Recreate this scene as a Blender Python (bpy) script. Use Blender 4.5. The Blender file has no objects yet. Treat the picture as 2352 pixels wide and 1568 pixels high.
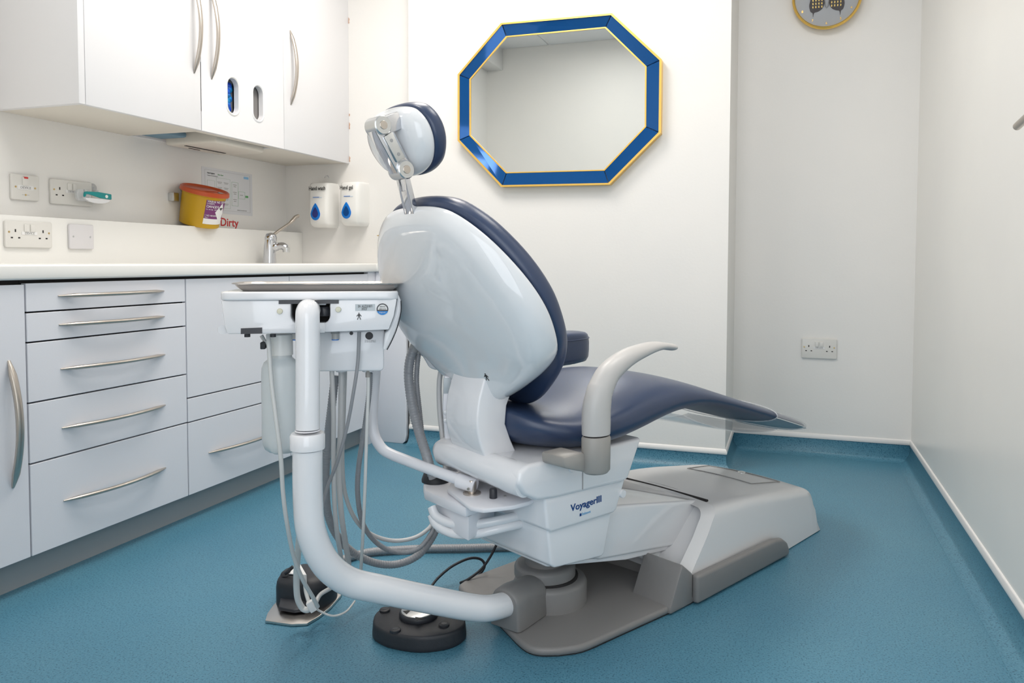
import bpy, bmesh, math, random
from mathutils import Vector, Matrix
random.seed(3)
S = bpy.context.scene
COL = S.collection
PI = math.pi
# ---------------------------------------------------------------- camera
IW, IH = 2352.0, 1568.0
FPX, CX, CY = 1727.87, 1247.18, 672.09
YAW, PITCH, ROLL = -0.315948, -0.0418697, 0.00416453
CAM = Vector((0, 0, 0.87))
def cam_axes():
    c, s = math.cos(YAW), math.sin(YAW); cp, sp = math.cos(PITCH), math.sin(PITCH)
    fwd = Vector((s*cp, c*cp, sp)); right = Vector((c, -s, 0)); up = right.cross(fwd)
    cr, sr = math.cos(ROLL), math.sin(ROLL)
    return cr*right+sr*up, -sr*right+cr*up, fwd
RT, UP, FW = cam_axes()
cd = bpy.data.cameras.new('camera'); cam = bpy.data.objects.new('camera', cd); COL.objects.link(cam)
cam.matrix_world = Matrix(((RT.x, UP.x, -FW.x, CAM.x), (RT.y, UP.y, -FW.y, CAM.y), (RT.z, UP.z, -FW.z, CAM.z), (0, 0, 0, 1)))
cd.sensor_fit = 'HORIZONTAL'; cd.sensor_width = 36; cd.lens = 36*FPX/IW
cd.shift_x = (IW/2-CX)/IW; cd.shift_y = (CY-IH/2)/IW
cd.clip_start = 0.02
S.camera = cam
# ---------------------------------------------------------------- light and exposure
w = bpy.data.worlds.new('world'); S.world = w; w.use_nodes = True
w.node_tree.nodes['Background'].inputs[0].default_value = (.9, .95, 1, 1)
w.node_tree.nodes['Background'].inputs[1].default_value = 0.3
S.view_settings.view_transform = 'Standard'; S.view_settings.look = 'None'
S.view_settings.gamma = 1; S.view_settings.exposure = 0.02; S.view_settings.use_curve_mapping = False
ROOM_H = 2.64
def area(name, loc, sx, sy, power, col, rot=(0, 0, 0)):
    l = bpy.data.lights.new(name, 'AREA'); l.shape = 'RECTANGLE'; l.size = sx; l.size_y = sy; l.energy = power; l.color = col
    o = bpy.data.objects.new(name, l); COL.objects.link(o); o.location = loc; o.rotation_euler = rot
    return o
area('panel_lamp', (-1.25, 2.35, ROOM_H-.06), .6, .6, 19, (1, .93, .85))
area('panel_lamp', (-1.35, 1.25, ROOM_H-.06), .6, .6, 8, (1, .96, .91))
area('panel_lamp', (-.15, 1.95, ROOM_H-.06), .6, .6, 10, (1, .95, .89))
# added cool fill lamp behind the camera, lifts camera-facing surfaces; no window there
area('camera_side_fill', (-.12, -.12, 1.25), 1.1, 1.7, 13, (.88, .93, 1), (math.radians(90), 0, 0))
# ---------------------------------------------------------------- pixel helpers: a pixel of the photograph onto a real plane
def ray(px, py): return RT*((px-CX)/FPX) - UP*((py-CY)/FPX) + FW
def onz(px, py, z): r = ray(px, py); return CAM + r*((z-CAM.z)/r.z)
def onx(px, py, x): r = ray(px, py); return CAM + r*((x-CAM.x)/r.x)
def ony(px, py, y): r = ray(px, py); return CAM + r*((y-CAM.y)/r.y)
def at(px, py, d): return CAM + ray(px, py)*d
class Frame:
    def __init__(s, o, deg):
        s.o = Vector(o); s.a = math.radians(deg)
        s.u = Vector((math.cos(s.a), math.sin(s.a), 0)); s.w = Vector((-math.sin(s.a), math.cos(s.a), 0))
    def loc(s, P): d = P-s.o; return Vector((d.dot(s.u), d.dot(s.w), d.z))
    def y(s, px, py, y):
        r = ray(px, py); t = (y-(CAM-s.o).dot(s.w))/r.dot(s.w); return s.loc(CAM+r*t)
    def x(s, px, py, x):
        r = ray(px, py); t = (x-(CAM-s.o).dot(s.u))/r.dot(s.u); return s.loc(CAM+r*t)
    def z(s, px, py, z): return s.loc(onz(px, py, z+s.o.z))
    def at(s, px, py, d): return s.loc(at(px, py, d))
# ---------------------------------------------------------------- materials
MATS = {}
def mat(name, col, rough=.5, metal=0, spec=.5, coat=0, trans=0, alpha=1, emit=None, estr=0, bump=None, noise=None, aniso=0):
    m = bpy.data.materials.new(name); m.use_nodes = True; nt = m.node_tree; b = nt.nodes['Principled BSDF']
    b.inputs['Base Color'].default_value = (*col, 1); b.inputs['Roughness'].default_value = rough; b.inputs['Metallic'].default_value = metal
    b.inputs['Specular IOR Level'].default_value = spec; b.inputs['Coat Weight'].default_value = coat; b.inputs['Coat Roughness'].default_value = .05
    b.inputs['Transmission Weight'].default_value = trans; b.inputs['Alpha'].default_value = alpha
    if emit: b.inputs['Emission Color'].default_value = (*emit, 1); b.inputs['Emission Strength'].default_value = estr
    tc = nt.nodes.new('ShaderNodeTexCoord')
    if noise:   # (scale, colour2, contrast low, high)
        sc, c2, lo, hi = noise
        n = nt.nodes.new('ShaderNodeTexNoise'); n.inputs['Scale'].default_value = sc; n.inputs['Detail'].default_value = 4
        nt.links.new(tc.outputs['Object'], n.inputs['Vector'])
        r = nt.nodes.new('ShaderNodeMapRange'); r.inputs[1].default_value = lo; r.inputs[2].default_value = hi
        nt.links.new(n.outputs['Fac'], r.inputs[0])
        mx = nt.nodes.new('ShaderNodeMix'); mx.data_type = 'RGBA'
        mx.inputs[6].default_value = (*col, 1); mx.inputs[7].default_value = (*c2, 1)
        nt.links.new(r.outputs[0], mx.inputs[0]); nt.links.new(mx.outputs[2], b.inputs['Base Color'])
    if bump:
        sc, st = bump
        n = nt.nodes.new('ShaderNodeTexNoise'); n.inputs['Scale'].default_value = sc; n.inputs['Detail'].default_value = 3
        nt.links.new(tc.outputs['Object'], n.inputs['Vector'])
        bp = nt.nodes.new('ShaderNodeBump'); bp.inputs['Strength'].default_value = st; bp.inputs['Distance'].default_value = .002
        nt.links.new(n.outputs['Fac'], bp.inputs['Height']); nt.links.new(bp.outputs[0], b.inputs['Normal'])
    MATS[name] = m; return m
wall_m = mat('wall_paint', (.84, .825, .80), .45, bump=(90, .15), noise=(2.5, (.82, .81, .79), .35, .65))
clad_m = mat('wall_cladding', (.82, .81, .775), .3, noise=(2, (.80, .79, .76), .4, .6))
ceil_m = mat('ceiling_tile', (.80, .81, .82), .8, bump=(120, .3))
grid_m = mat('ceiling_grid', (.85, .85, .85), .5)
def floor_mat():
    m = mat('vinyl_floor', (.065, .235, .34), .38, bump=(260, .25)); nt = m.node_tree; b = nt.nodes['Principled BSDF']
    tc = nt.nodes.new('ShaderNodeTexCoord')
    def noise(sc, lo, hi, c1, c2, src=None):
        n = nt.nodes.new('ShaderNodeTexNoise'); n.inputs['Scale'].default_value = sc; n.inputs['Detail'].default_value = 5
        nt.links.new(tc.outputs['Object'], n.inputs['Vector'])
        r = nt.nodes.new('ShaderNodeMapRange'); r.inputs[1].default_value = lo; r.inputs[2].default_value = hi
        nt.links.new(n.outputs['Fac'], r.inputs[0])
        mx = nt.nodes.new('ShaderNodeMix'); mx.data_type = 'RGBA'
        if src is None: mx.inputs[6].default_value = (*c1, 1)
        else: nt.links.new(src, mx.inputs[6])
        mx.inputs[7].default_value = (*c2, 1)
        nt.links.new(r.outputs[0], mx.inputs[0]); return mx.outputs[2]
    a = noise(2.2, .35, .7, (.072, .225, .33), (.09, .25, .345))
    c = noise(230, .52, .66, None, (.026, .115, .18), a)
    d = noise(300, .56, .70, None, (.13, .31, .41), c)
    nt.links.new(d, b.inputs['Base Color']); return m
floor_m = floor_mat()
cap_m = mat('white_cap_strip', (.83, .82, .81), .35)
cab_m = mat('white_laminate', (.76, .775, .83), .35, bump=(300, .05))
cabu_m = mat('white_laminate_upper', (.80, .80, .82), .38)
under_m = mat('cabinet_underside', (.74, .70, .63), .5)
gapd_m = mat('dark_gap', (.02, .018, .018), .8)
plinth_m = mat('grey_plinth', (.33, .36, .38), .5)
top_m = mat('white_solid_surface', (.85, .845, .82), .25)
nick_m = mat('brushed_nickel', (.55, .50, .45), .3, metal=1)
chrome_m = mat('chrome', (.60, .61, .64), .10, metal=1)
alu_m = mat('satin_aluminium', (.62, .63, .63), .3, metal=1)
steel_m = mat('stainless_steel', (.62, .59, .56), .25, metal=1, bump=(40, .1))
brass_m = mat('brass_screw', (.62, .45, .2), .35, metal=1)
gold_m = mat('gold_frame', (.90, .58, .14), .3, metal=.7)
mirror_m = mat('mirror_glass', (.76, .79, .79), .0, metal=1)
bluem_m = mat('blue_mirror_glass', (.001, .075, .27), .05, metal=.35)
white_m = mat('gloss_white_plastic', (.84, .845, .87), .12, coat=.4)
shell_m = mat('backrest_white', (.76, .78, .80), .09, coat=.5)
matt_m = mat('satin_white_metal', (.84, .84, .88), .3)
basec_m = mat('base_cover_white', (.74, .74, .75), .22)
grey_m = mat('warm_grey_plastic', (.235, .228, .225), .42, bump=(400, .1))
greyl_m = mat('light_grey_plastic', (.52, .51, .50), .38)
greya_m = mat('taupe_grey_plastic', (.34, .325, .305), .38)
navy_m = mat('navy_upholstery', (.028, .048, .105), .33, spec=.6, bump=(500, .08))
black_m = mat('black_rubber', (.022, .024, .03), .5, bump=(300, .15))
dark_m = mat('dark_plastic', (.03, .032, .04), .35)
hoseg_m = mat('grey_hose', (.30, .31, .33), .35)
hosel_m = mat('light_grey_hose', (.55, .55, .55), .3)
hosew_m = mat('pale_tubing', (.68, .69, .68), .25)
bottle_m = mat('frosted_bottle', (.88, .92, .93), .35, trans=.35)
clear_m = mat('clear_vinyl', (.75, .78, .82), .12, alpha=.32, coat=.5)
yellow_m = mat('yellow_plastic', (.52, .30, .0), .4)
orange_m = mat('orange_plastic', (.50, .075, .015), .35)
purple_m = mat('purple_print', (.17, .03, .15), .5)
paper_m = mat('white_paper', (.80, .80, .80), .6)
lam_m = mat('laminated_paper', (.70, .71, .74), .3)
ink_m = mat('black_ink', (.02, .02, .02), .6)
inkg_m = mat('grey_ink', (.35, .35, .35), .6)
green_m = mat('green_ink', (.12, .36, .14), .6)
pgreen_m = mat('pale_green_ink', (.42, .52, .42), .6)
red_m = mat('red_ink', (.62, .03, .03), .6)
blue_m = mat('blue_plastic', (.0, .17, .62), .25)
dblue_m = mat('dark_blue_window', (.02, .03, .18), .2)
logo_m = mat('navy_print', (.0, .05, .22), .5)
lblue_m = mat('light_blue_print', (.25, .5, .75), .6)
teal_m = mat('teal_plastic', (.0, .27, .28), .35)
socket_m = mat('socket_white', (.72, .71, .68), .3)
socketb_m = mat('blank_plate_white', (.70, .69, .71), .35)
glove_m = mat('blue_nitrile', (.01, .07, .6), .5, noise=(30, (.0, .2, .45), .4, .6))
tblue_m = mat('blue_paper_towel', (.16, .27, .36), .8)
plaster_m = mat('bare_plaster', (.62, .38, .27), .9)
dial_m = mat('grey_dial', (.36, .38, .41), .35)
screen_m = mat('sticker_silver', (.50, .55, .58), .3)
slot_m = mat('slot_grey', (.22, .21, .21), .7)
# ---------------------------------------------------------------- mesh helpers
def V(*a): return Vector(a)
class MB:
    def __init__(s): s.v = []; s.f = []
    def add(s, vs, fs):
        n = len(s.v); s.v += [tuple(v) for v in vs]; s.f += [tuple(i+n for i in f) for f in fs]; return s
    def box(s, a, b, M=None):
        x0, y0, z0 = a; x1, y1, z1 = b
        vs = [Vector(p) for p in ((x0, y0, z0), (x1, y0, z0), (x1, y1, z0), (x0, y1, z0), (x0, y0, z1), (x1, y0, z1), (x1, y1, z1), (x0, y1, z1))]
        if M: vs = [M @ v for v in vs]
        return s.add(vs, [(0, 3, 2, 1), (4, 5, 6, 7), (0, 1, 5, 4), (1, 2, 6, 5), (2, 3, 7, 6), (3, 0, 4, 7)])
    def prism(s, poly, fn0, fn1):     # poly 2D, fn maps (a,b)->3D for both ends
        n = len(poly); vs = [fn0(*p) for p in poly]+[fn1(*p) for p in poly]
        fs = [tuple(range(n-1, -1, -1)), tuple(range(n, 2*n))]+[(i, (i+1) % n, n+(i+1) % n, n+i) for i in range(n)]
        return s.add(vs, fs)
    def xz(s, poly, y0, y1): return s.prism(poly, lambda a, b: (a, y0, b), lambda a, b: (a, y1, b))
    def xy(s, poly, z0, z1): return s.prism(poly, lambda a, b: (a, b, z0), lambda a, b: (a, b, z1))
    def loft(s, rings, cap=True):
        n = len(rings[0]); vs = [p for r in rings for p in r]; fs = []
        for k in range(len(rings)-1):
            for i in range(n):
                j = (i+1) % n; fs.append((k*n+i, k*n+j, (k+1)*n+j, (k+1)*n+i))
        if cap: fs.append(tuple(range(n-1, -1, -1))); m = (len(rings)-1)*n; fs.append(tuple(range(m, m+n)))
        return s.add(vs, fs)
    def tube(s, pts, r, seg=12, flat=None, ribs=None):
        pts = [Vector(p) for p in pts]; rings = []; prev = None
        for i, p in enumerate(pts):
            t = (pts[min(i+1, len(pts)-1)]-pts[max(i-1, 0)]).normalized()
            if prev is None:
                a = Vector((0, 0, 1)) if abs(t.z) < .9 else Vector((1, 0, 0)); nrm = (a-t*a.dot(t)).normalized()
            else: nrm = (prev-t*prev.dot(t)).normalized()
            prev = nrm; bn = t.cross(nrm)
            rr = r[i] if isinstance(r, (list, tuple)) else r
            ra, rb = (rr, rr) if flat is None else (rr*flat[0], rr*flat[1])
            rings.append([p+nrm*ra*math.cos(2*PI*k/seg)+bn*rb*math.sin(2*PI*k/seg) for k in range(seg)])
        return s.loft(rings)
    def lathe(s, prof, c=(0, 0, 0), seg=32, axis='Z', M=None):
        rings = []; c = Vector(c)
        for r, h in prof:
            ring = []
            for k in range(seg):
                a = 2*PI*k/seg
                if axis == 'Z': q = Vector((r*math.cos(a), r*math.sin(a), h))
                elif axis == 'Y': q = Vector((r*math.cos(a), h, -r*math.sin(a)))
                else: q = Vector((h, r*math.cos(a), r*math.sin(a)))
                if M: q = M @ q
                ring.append(q+c)
            rings.append(ring)
        return s.loft(rings)
    def mesh(s, name, bevel=0, seg=2, sub=0, ang=35, smooth=True, bang=None):
        me = bpy.data.meshes.new(name); me.from_pydata(s.v, [], s.f); me.update()
        bm = bmesh.new(); bm.from_mesh(me)
        bmesh.ops.recalc_face_normals(bm, faces=bm.faces)
        if bevel:
            es = [e for e in bm.edges if len(e.link_faces) == 2 and e.calc_face_angle(0) > math.radians(bang or 25)]
            bmesh.ops.bevel(bm, geom=es, offset=bevel, segments=seg, profile=.5, affect='EDGES', clamp_overlap=True)
        bm.to_mesh(me); bm.free()
        if smooth:
            me.polygons.foreach_set('use_smooth', [True]*len(me.polygons)); me.set_sharp_from_angle(angle=math.radians(ang))
        return me
    def build(s, name, m, parent=None, bevel=0, seg=2, sub=0, ang=35, smooth=True, bang=None):
        me = s.mesh(name, bevel, seg, sub, ang, smooth, bang); me.materials.append(m)
        o = bpy.data.objects.new(name, me); COL.objects.link(o)
        if sub:
            md = o.modifiers.new('sub', 'SUBSURF'); md.levels = sub; md.render_levels = sub
        if parent: o.parent = parent
        return o
def tag(o, label, cat, group=None):
    o['label'] = label; o['category'] = cat
    if group: o['group'] = group
    return o
def thing(name, label, cat, loc=(0, 0, 0), rz=0, group=None):
    o = bpy.data.objects.new(name, None); COL.objects.link(o); o.location = loc; o.rotation_euler = (0, 0, math.radians(rz)); o.empty_display_size = .05
    return tag(o, label, cat, group)
def struct(o): o['kind'] = 'structure'; return o
def text(name, body, size, m, parent, x, y, z, sx=1, ext=.0004, align='LEFT', rotz=0, tilt=0, bold=0, fit=0):
    c = bpy.data.curves.new(name, 'FONT'); c.body = body; c.size = size; c.extrude = ext; c.align_x = align; c.offset = bold; c.resolution_u = 3
    o = bpy.data.objects.new('tmp', c); COL.objects.link(o)
    dg = bpy.context.evaluated_depsgraph_get(); me = bpy.data.meshes.new_from_object(o.evaluated_get(dg))
    bpy.data.objects.remove(o)
    if fit:
        xs_ = [v.co.x for v in me.vertices]; sx = fit/(max(xs_)-min(xs_))
    me.name = name; me.materials.clear(); me.materials.append(m)
    t = bpy.data.objects.new(name, me); COL.objects.link(t)
    t.location = (x, y, z); t.rotation_euler = (PI/2, tilt, rotz); t.scale = (sx, 1, 1)
    if parent: t.parent = parent
    return t
def spline(pts, n=10, closed=False):     # Catmull-Rom
    P = [Vector(p) for p in pts]; out = []
    N = len(P)
    for i in range(N if closed else N-1):
        if closed: p0, p1, p2, p3 = P[(i-1) % N], P[i], P[(i+1) % N], P[(i+2) % N]
        else: p0, p1, p2, p3 = P[max(i-1, 0)], P[i], P[i+1], P[min(i+2, N-1)]
        for k in range(n):
            t = k/n
            out.append(.5*((2*p1)+(-p0+p2)*t+(2*p0-5*p1+4*p2-p3)*t*t+(-p0+3*p1-3*p2+p3)*t**3))
    if not closed: out.append(P[-1])
    return out
def rrect(x0, z0, x1, z1, r, n=5):
    out = []
    for cx, cz, a0 in ((x1-r, z1-r, 0), (x0+r, z1-r, 90), (x0+r, z0+r, 180), (x1-r, z0+r, 270)):
        for k in range(n+1):
            a = math.radians(a0+90*k/n); out.append((cx+r*math.cos(a), cz+r*math.sin(a)))
    return out
def corrugate(pts, r, pitch=.006, depth=.0012):
    # resample to even steps, radius alternating: a ribbed hose
    P = [Vector(p) for p in pts]; out = [P[0]]; acc = 0; step = pitch/3
    for a, b in zip(P, P[1:]):
        L = (b-a).length; d = step-acc
        while d <= L: out.append(a.lerp(b, d/L)); d += step
        acc = L-(d-step)
    return out, [r-(depth if i % 3 == 0 else 0) for i in range(len(out))]
# ================================================================ THE ROOM
XL, XU, XD, XP = -2.44, -2.344, -1.877, -1.927         # left wall, upstand face, door face, plinth face
YE, YM, YR = 3.25, 3.18, 3.61                           # end wall, mirror wall, recess wall
XMA, XMB, XR = -1.705, -.24, .521                       # mirror wall span, right wall
YF = -.16
struct(MB().box((XL-.1, YF-.1, -.05), (XR+.1, YR+.1, 0)).build('floor', floor_m, smooth=False))
# ceiling of tiles in a grid
ce = struct(MB().box((XL-.1, YF-.1, ROOM_H), (XR+.1, YR+.1, ROOM_H+.05)).build('ceiling', grid_m, smooth=False))
tile = MB().box((-.288, -.288, 0), (.288, .288, .006)).mesh('tile', bevel=.002, seg=1); tile.materials.append(ceil_m)
ti = 0
for i in range(5):
    for j in range(7):
        cx_, cy_ = XL+.25+i*.6, YF+.25+j*.6
        if (i, j) in ((2, 4), (2, 1), (4, 3)): continue
        o = bpy.data.objects.new('tile', tile); COL.objects.link(o); o.parent = ce; o.location = (cx_, cy_, ROOM_H-.006)
for (lx, ly), nm in (((-1.25, 2.35), 'square white panel light in the ceiling near the back wall'), ((-1.35, 1.25), 'square white panel light in the ceiling near the door'), ((-.15, 1.95), 'square white panel light in the ceiling near the right wall')):
    t = thing('ceiling_light', nm, 'light', (lx, ly, ROOM_H-.012), group=None)
    MB().box((-.3, -.3, 0), (.3, .3, .012)).build('frame', grid_m, t, bevel=.003)
    MB().box((-.28, -.28, -.004), (.28, .28, 0)).build('diffuser', mat('lamp_diffuser', (1, 1, 1), .5, emit=(1, .96, .9), estr=2.5), t)
struct(MB().box((XL-.1, YF-.1, 0), (XL, YE+.1, ROOM_H)).build('wall_left', wall_m, smooth=False))
struct(MB().box((XL-.1, YE, 0), (XMA, YE+.1, ROOM_H)).build('wall_back_left', wall_m, smooth=False))
struct(MB().box((XMA, YM, 0), (XMB, YR+.1, ROOM_H)).build('wall_back_middle', wall_m, smooth=False))
struct(MB().box((XMB, YR, 0), (XR, YR+.1, ROOM_H)).build('wall_back_right', wall_m, smooth=False))
struct(MB().box((XR, YF-.1, 0), (XR+.1, YR+.1, ROOM_H)).build('wall_right', clad_m, smooth=False))
struct(MB().xy([(XL, YF-.1), (XR, YF-.1), (XR, YF), (-.75, YF), (-.75, .40), (XL, .40)], 0, ROOM_H).build('wall_front', wall_m, smooth=False))
# coved vinyl skirting with a white cap strip; path runs along the foot of the walls
def coving(name_b, name_t, p0, p1, nrm, h=.071, e0=0, e1=0):
    p0 = Vector(p0); p1 = Vector(p1); nrm = Vector(nrm); R = .05
    prof = [(0, h), (.004, h), (.004, R)]
    prof += [(.004+R-R*math.cos(math.radians(a)), R-R*math.sin(math.radians(a))) for a in range(15, 90, 15)]+[(R+.012, .0005), (R+.012, -.004), (0, -.004)]
    def end(p, e):
        d = (p1-p0).normalized(); return lambda a, b: tuple(p+d*e*a+nrm*a+Vector((0, 0, b)))
    struct(MB().prism(prof, end(p0, e0), end(p1, e1)).build(name_b, floor_m, ang=60))
    cp = [(0, h), (.007, h), (.0085, h+.004), (.0085, h+.010), (.006, h+.016), (.003, h+.021), (0, h+.022)]
    struct(MB().prism(cp, end(p0, e0), end(p1, e1)).build(name_t, cap_m, ang=50))
coving('baseboard_back_middle', 'trim_1', (XMA, YM, 0), (XMB, YM, 0), (0, -1, 0), e1=1)
coving('baseboard_return', 'trim_2', (XMB, YM, 0), (XMB, YR, 0), (1, 0, 0), e0=-1, e1=-1)
coving('baseboard_back_right', 'trim_3', (XMB, YR, 0), (XR, YR, 0), (0, -1, 0), e0=1, e1=-1)
coving('baseboard_right', 'trim_4', (XR, YR, 0), (XR, YF, 0), (-1, 0, 0), e0=1)
# boxed duct seen in the mirror, high on the left of the front wall
struct(MB().box((XL, .40, 2.46), (-2.30, 1.40, ROOM_H)).build('trim_5', cap_m, bevel=.004))
# flaked paint showing bare plaster where the wall cabinet meets the end wall
# ================================================================ BASE CABINETS
def yx(px, py, x=XD): return onx(px, py, x)
zw0, zw1 = .816, .856
zt, zb = .809, .088
Y0, Y1, Y2, Y3, Y4 = .75, yx(58.5, 700).y, yx(428.5, 800).y, yx(664.5, 636).y, 3.10
def bow(name, p0, p1, out, parent, m=nick_m, depth=.03, r=.0055, flat=(1, 1.35)):
    p0 = Vector(p0); p1 = Vector(p1); out = Vector(out); pts = []; rs = []
    for k in range(19):
        t = k/18; pts.append(p0.lerp(p1, t)+out*depth*(1-(2*t-1)**2)); e = min(t, 1-t)*18
        rs.append(r*min(1, .35+e*.35))
    return MB().tube(pts, rs, 10, flat).build(name, m, parent, ang=60)
def front(parent, name, ya, yb, za, zb_, x=XD, m=cab_m, th=.018):
    g = .0022
    return MB().box((x-th, ya+g, za+g), (x, yb-g, zb_-g)).build(name, m, parent, bevel=.001, seg=1)
def carcass(parent, ya, yb, x1=XD-.022):
    b = MB().box((XU-.06, ya+.0005, zb+.01), (x1, yb-.0005, zt+.006))
    return b.build('carcass', gapd_m, parent, smooth=False)
FR = 'drawer fronts and doors of the base units'
# unit 0: cabinet with a door at far left
t = thing('base_cabinet', 'white base cabinet door at the left edge with a long vertical bow handle', 'cabinet', (0, 0, 0))
carcass(t, Y0, Y1)
d = front(t, 'door', Y0, Y1, zb, zt-.003)
hx = XD
bow('handle', yx(20, 828, hx), yx(30, 1120, hx), (1, 0, 0), d, depth=.032, r=.0075)
# unit 1: five drawers
t = thing('drawer_cabinet', 'white base unit of five drawers, each with a horizontal bow handle', 'cabinet')
carcass(t, Y1, Y2)
zs = [zt]+[yx(75, y).z for y in (717, 786, 925, 1065)]+[zb]
hs = [((133, 679.5), (376, 668)), ((135, 746), (377, 726.5)), ((139, 847.5), (378, 814)), ((142, 983), (379, 930)), ((146, 1150), (380, 1074))]
for i in range(5):
    d = front(t, 'drawer', Y1, Y2, zs[i+1], zs[i])
    (ax, ay), (bx, by) = hs[i]
    bow('handle', yx(ax, ay, hx), yx(bx, by, hx), (1, 0, 0), d, depth=.028, r=.0058)
# unit 2: tall blank panel, filler strip, drawer
t = thing('base_cabinet', 'white base unit under the sink with a deep blank panel above one drawer', 'cabinet')
carcass(t, Y2, Y3)
za, zbb = yx(431, 915).z, yx(431, 971).z
front(t, 'panel', Y2, Y3, za, zt); front(t, 'filler_strip', Y2, Y3, zbb, za)
d = front(t, 'drawer', Y2, Y3, zb, zbb)
pA = yx(479, 1040, hx); bow('handle', pA, (hx, pA.y+.40, pA.z), (1, 0, 0), d, depth=.028, r=.0058)
# unit 3: door next to the end wall
t = thing('base_cabinet', 'white base cabinet behind the instrument tray beside the end wall', 'cabinet')
carcass(t, Y3, Y4)
front(t, 'door', Y3, Y4, zb, zt)
# end filler and boxed duct panel to the right
MBx = MB().box((XP-.02, Y4, 0), (XD, 3.163, zw0))
tag(MBx.build('end_panel', cab_m, bevel=.001), 'white filler panel closing the right end of the base units', 'panel')
po = [(XD-.02, 0), (-1.735, 0), (-1.722, .012), (-1.716, .04), (-1.716, zw0), (XD-.02, zw0)]
tag(MB().xz(po, 3.165, 3.19).build('duct_panel', cab_m, bevel=.002), 'white boxing panel with rounded lower corner right of the base units', 'panel')
tag(MB().box((XP-.015, Y0, 0), (XP, Y4-.0, zb+.004)).build('plinth', plinth_m), 'grey plinth running under all the base units', 'plinth')
# worktop: L shaped
wt = [(XU-.02, Y0-.02), (XD+.012, Y0-.02), (XD+.012, 3.155), (-1.71, 3.155), (-1.71, YE), (XU-.02, YE)]
tag(MB().xy(wt, zw0, zw1).build('worktop', top_m, bevel=.006, seg=3), 'long white worktop over the base units', 'worktop')
zu = onx(200, 504, XU).z
up = MB().box((XL, Y0-.02, zw0), (XU, YE, zu)).build('trim_7', top_m, bevel=.003); struct(up)
# ================================================================ WALL CABINETS
XC = -2.07; ZC = 1.347; ZCT = 2.16
YC = [onx(181, 200, XC).y, onx(197, 240, XC).y, onx(463, 297, XC).y, onx(653, 339, XC).y, YE]
t = thing('wall_cabinet', 'white double-door wall cabinet with two oval slots in its right door', 'cabinet')
MB().box((XL, YC[0], ZC), (XC, YC[1]-.0015, ZCT)).build('end_panel', cabu_m, t, bevel=.001)
bx = MB()
bx.box((XL, YC[1], ZCT-.02), (XC-.02, YC[3], ZCT)); bx.box((XL, YC[3]-.016, ZC+.003), (XC-.02, YC[3], ZCT)); bx.box((XL, YC[1], ZC+.003), (XL+.01, YC[3], ZCT))
bx.build('carcass', cabu_m, t, smooth=False)
d1 = MB().box((XC-.018, YC[1]+.001, ZC), (XC, YC[2]-.0015, ZCT)).build('door', cabu_m, t, bevel=.001)
ha = onx(446, 168, XC); hb = onx(486, 182, XC)
bow('handle', (XC, ha.y, ha.z), (XC, ha.y, ha.z+.335), (1, 0, 0), d1, depth=.034, r=.0065)
# right door with slots: plate with two stadium holes made of strips
def stadium(cy, cz, hw, hh, n=10, k=1.0):
    out = []
    for i in range(n+1): a = PI*i/n; out.append((cy+hw*math.cos(a), cz+(hh-hw)+hw*math.sin(a)))
    for i in range(n+1): a = PI+PI*i/n; out.append((cy+hw*math.cos(a), cz-(hh-hw)+hw*math.sin(a)))
    return out
ya, yb = YC[2]+.0015, YC[3]-.0015
S1 = onx(535, 221, XC); S2 = onx(593, 238, XC)
slots = []
for c, (l, r, tp, bt) in ((S1, (522, 548, 179, 262)), (S2, (581, 604, 197, 277))):
    y0 = onx(l, c.z and 221, XC).y; y1 = onx(r, 221, XC).y
    slots.append(((y0+y1)/2, (y1-y0)/2, (onx((l+r)/2, tp, XC).z+onx((l+r)/2, bt, XC).z)/2, (onx((l+r)/2, tp, XC).z-onx((l+r)/2, bt, XC).z)/2))
def holed_plate(mb, y0, y1, z0, z1, holes, xa, xb):
    # vertical bands: split the plate in cells, one stadium hole per cell
    cuts = [y0]+[(holes[i][0]+holes[i+1][0])/2 for i in range(len(holes)-1)]+[y1]
    for i, (cy_, hw, cz, hh) in enumerate(holes):
        a, b = cuts[i], cuts[i+1]; zb0, zb1 = cz-hh-.02, cz+hh+.02
        for q0, q1 in ((z0, zb0), (zb1, z1)):
            mb.box((xa, a, q0), (xb, b, q1))
        hole = stadium(cy_, cz, hw, hh); outer = []
        for (hy, hz) in hole:
            dy, dz = hy-cy_, hz-cz
            k = min(((b-cy_) if dy > 0 else (cy_-a))/max(abs(dy), 1e-6), (hh+.02)/max(abs(dz), 1e-6)); outer.append((cy_+dy*k, cz+dz*k))
        # add the exact corners by snapping nearest points
        for corner in ((b, zb1), (a, zb1), (a, zb0), (b, zb0)):
            j = min(range(len(outer)), key=lambda q: (outer[q][0]-corner[0])**2+(outer[q][1]-corner[1])**2); outer[j] = corner
        n = len(hole); vs = [(xb, *p) for p in hole]+[(xb, *p) for p in outer]+[(xa, *p) for p in hole]+[(xa, *p) for p in outer]
        fs = []
        for q in range(n):
            r_ = (q+1) % n
            fs += [(q, r_, n+r_, n+q), (2*n+q, 2*n+r_, 3*n+r_, 3*n+q), (q, r_, 2*n+r_, 2*n+q)]
        mb.add(vs, fs)
mbd = MB(); holed_plate(mbd, ya, yb, ZC, ZCT, slots, XC-.018, XC)
d2 = mbd.build('door', cabu_m, t, smooth=False)
bow('handle', (XC, hb.y, hb.z), (XC, hb.y, hb.z+.335), (1, 0, 0), d2, depth=.034, r=.0065)
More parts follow.
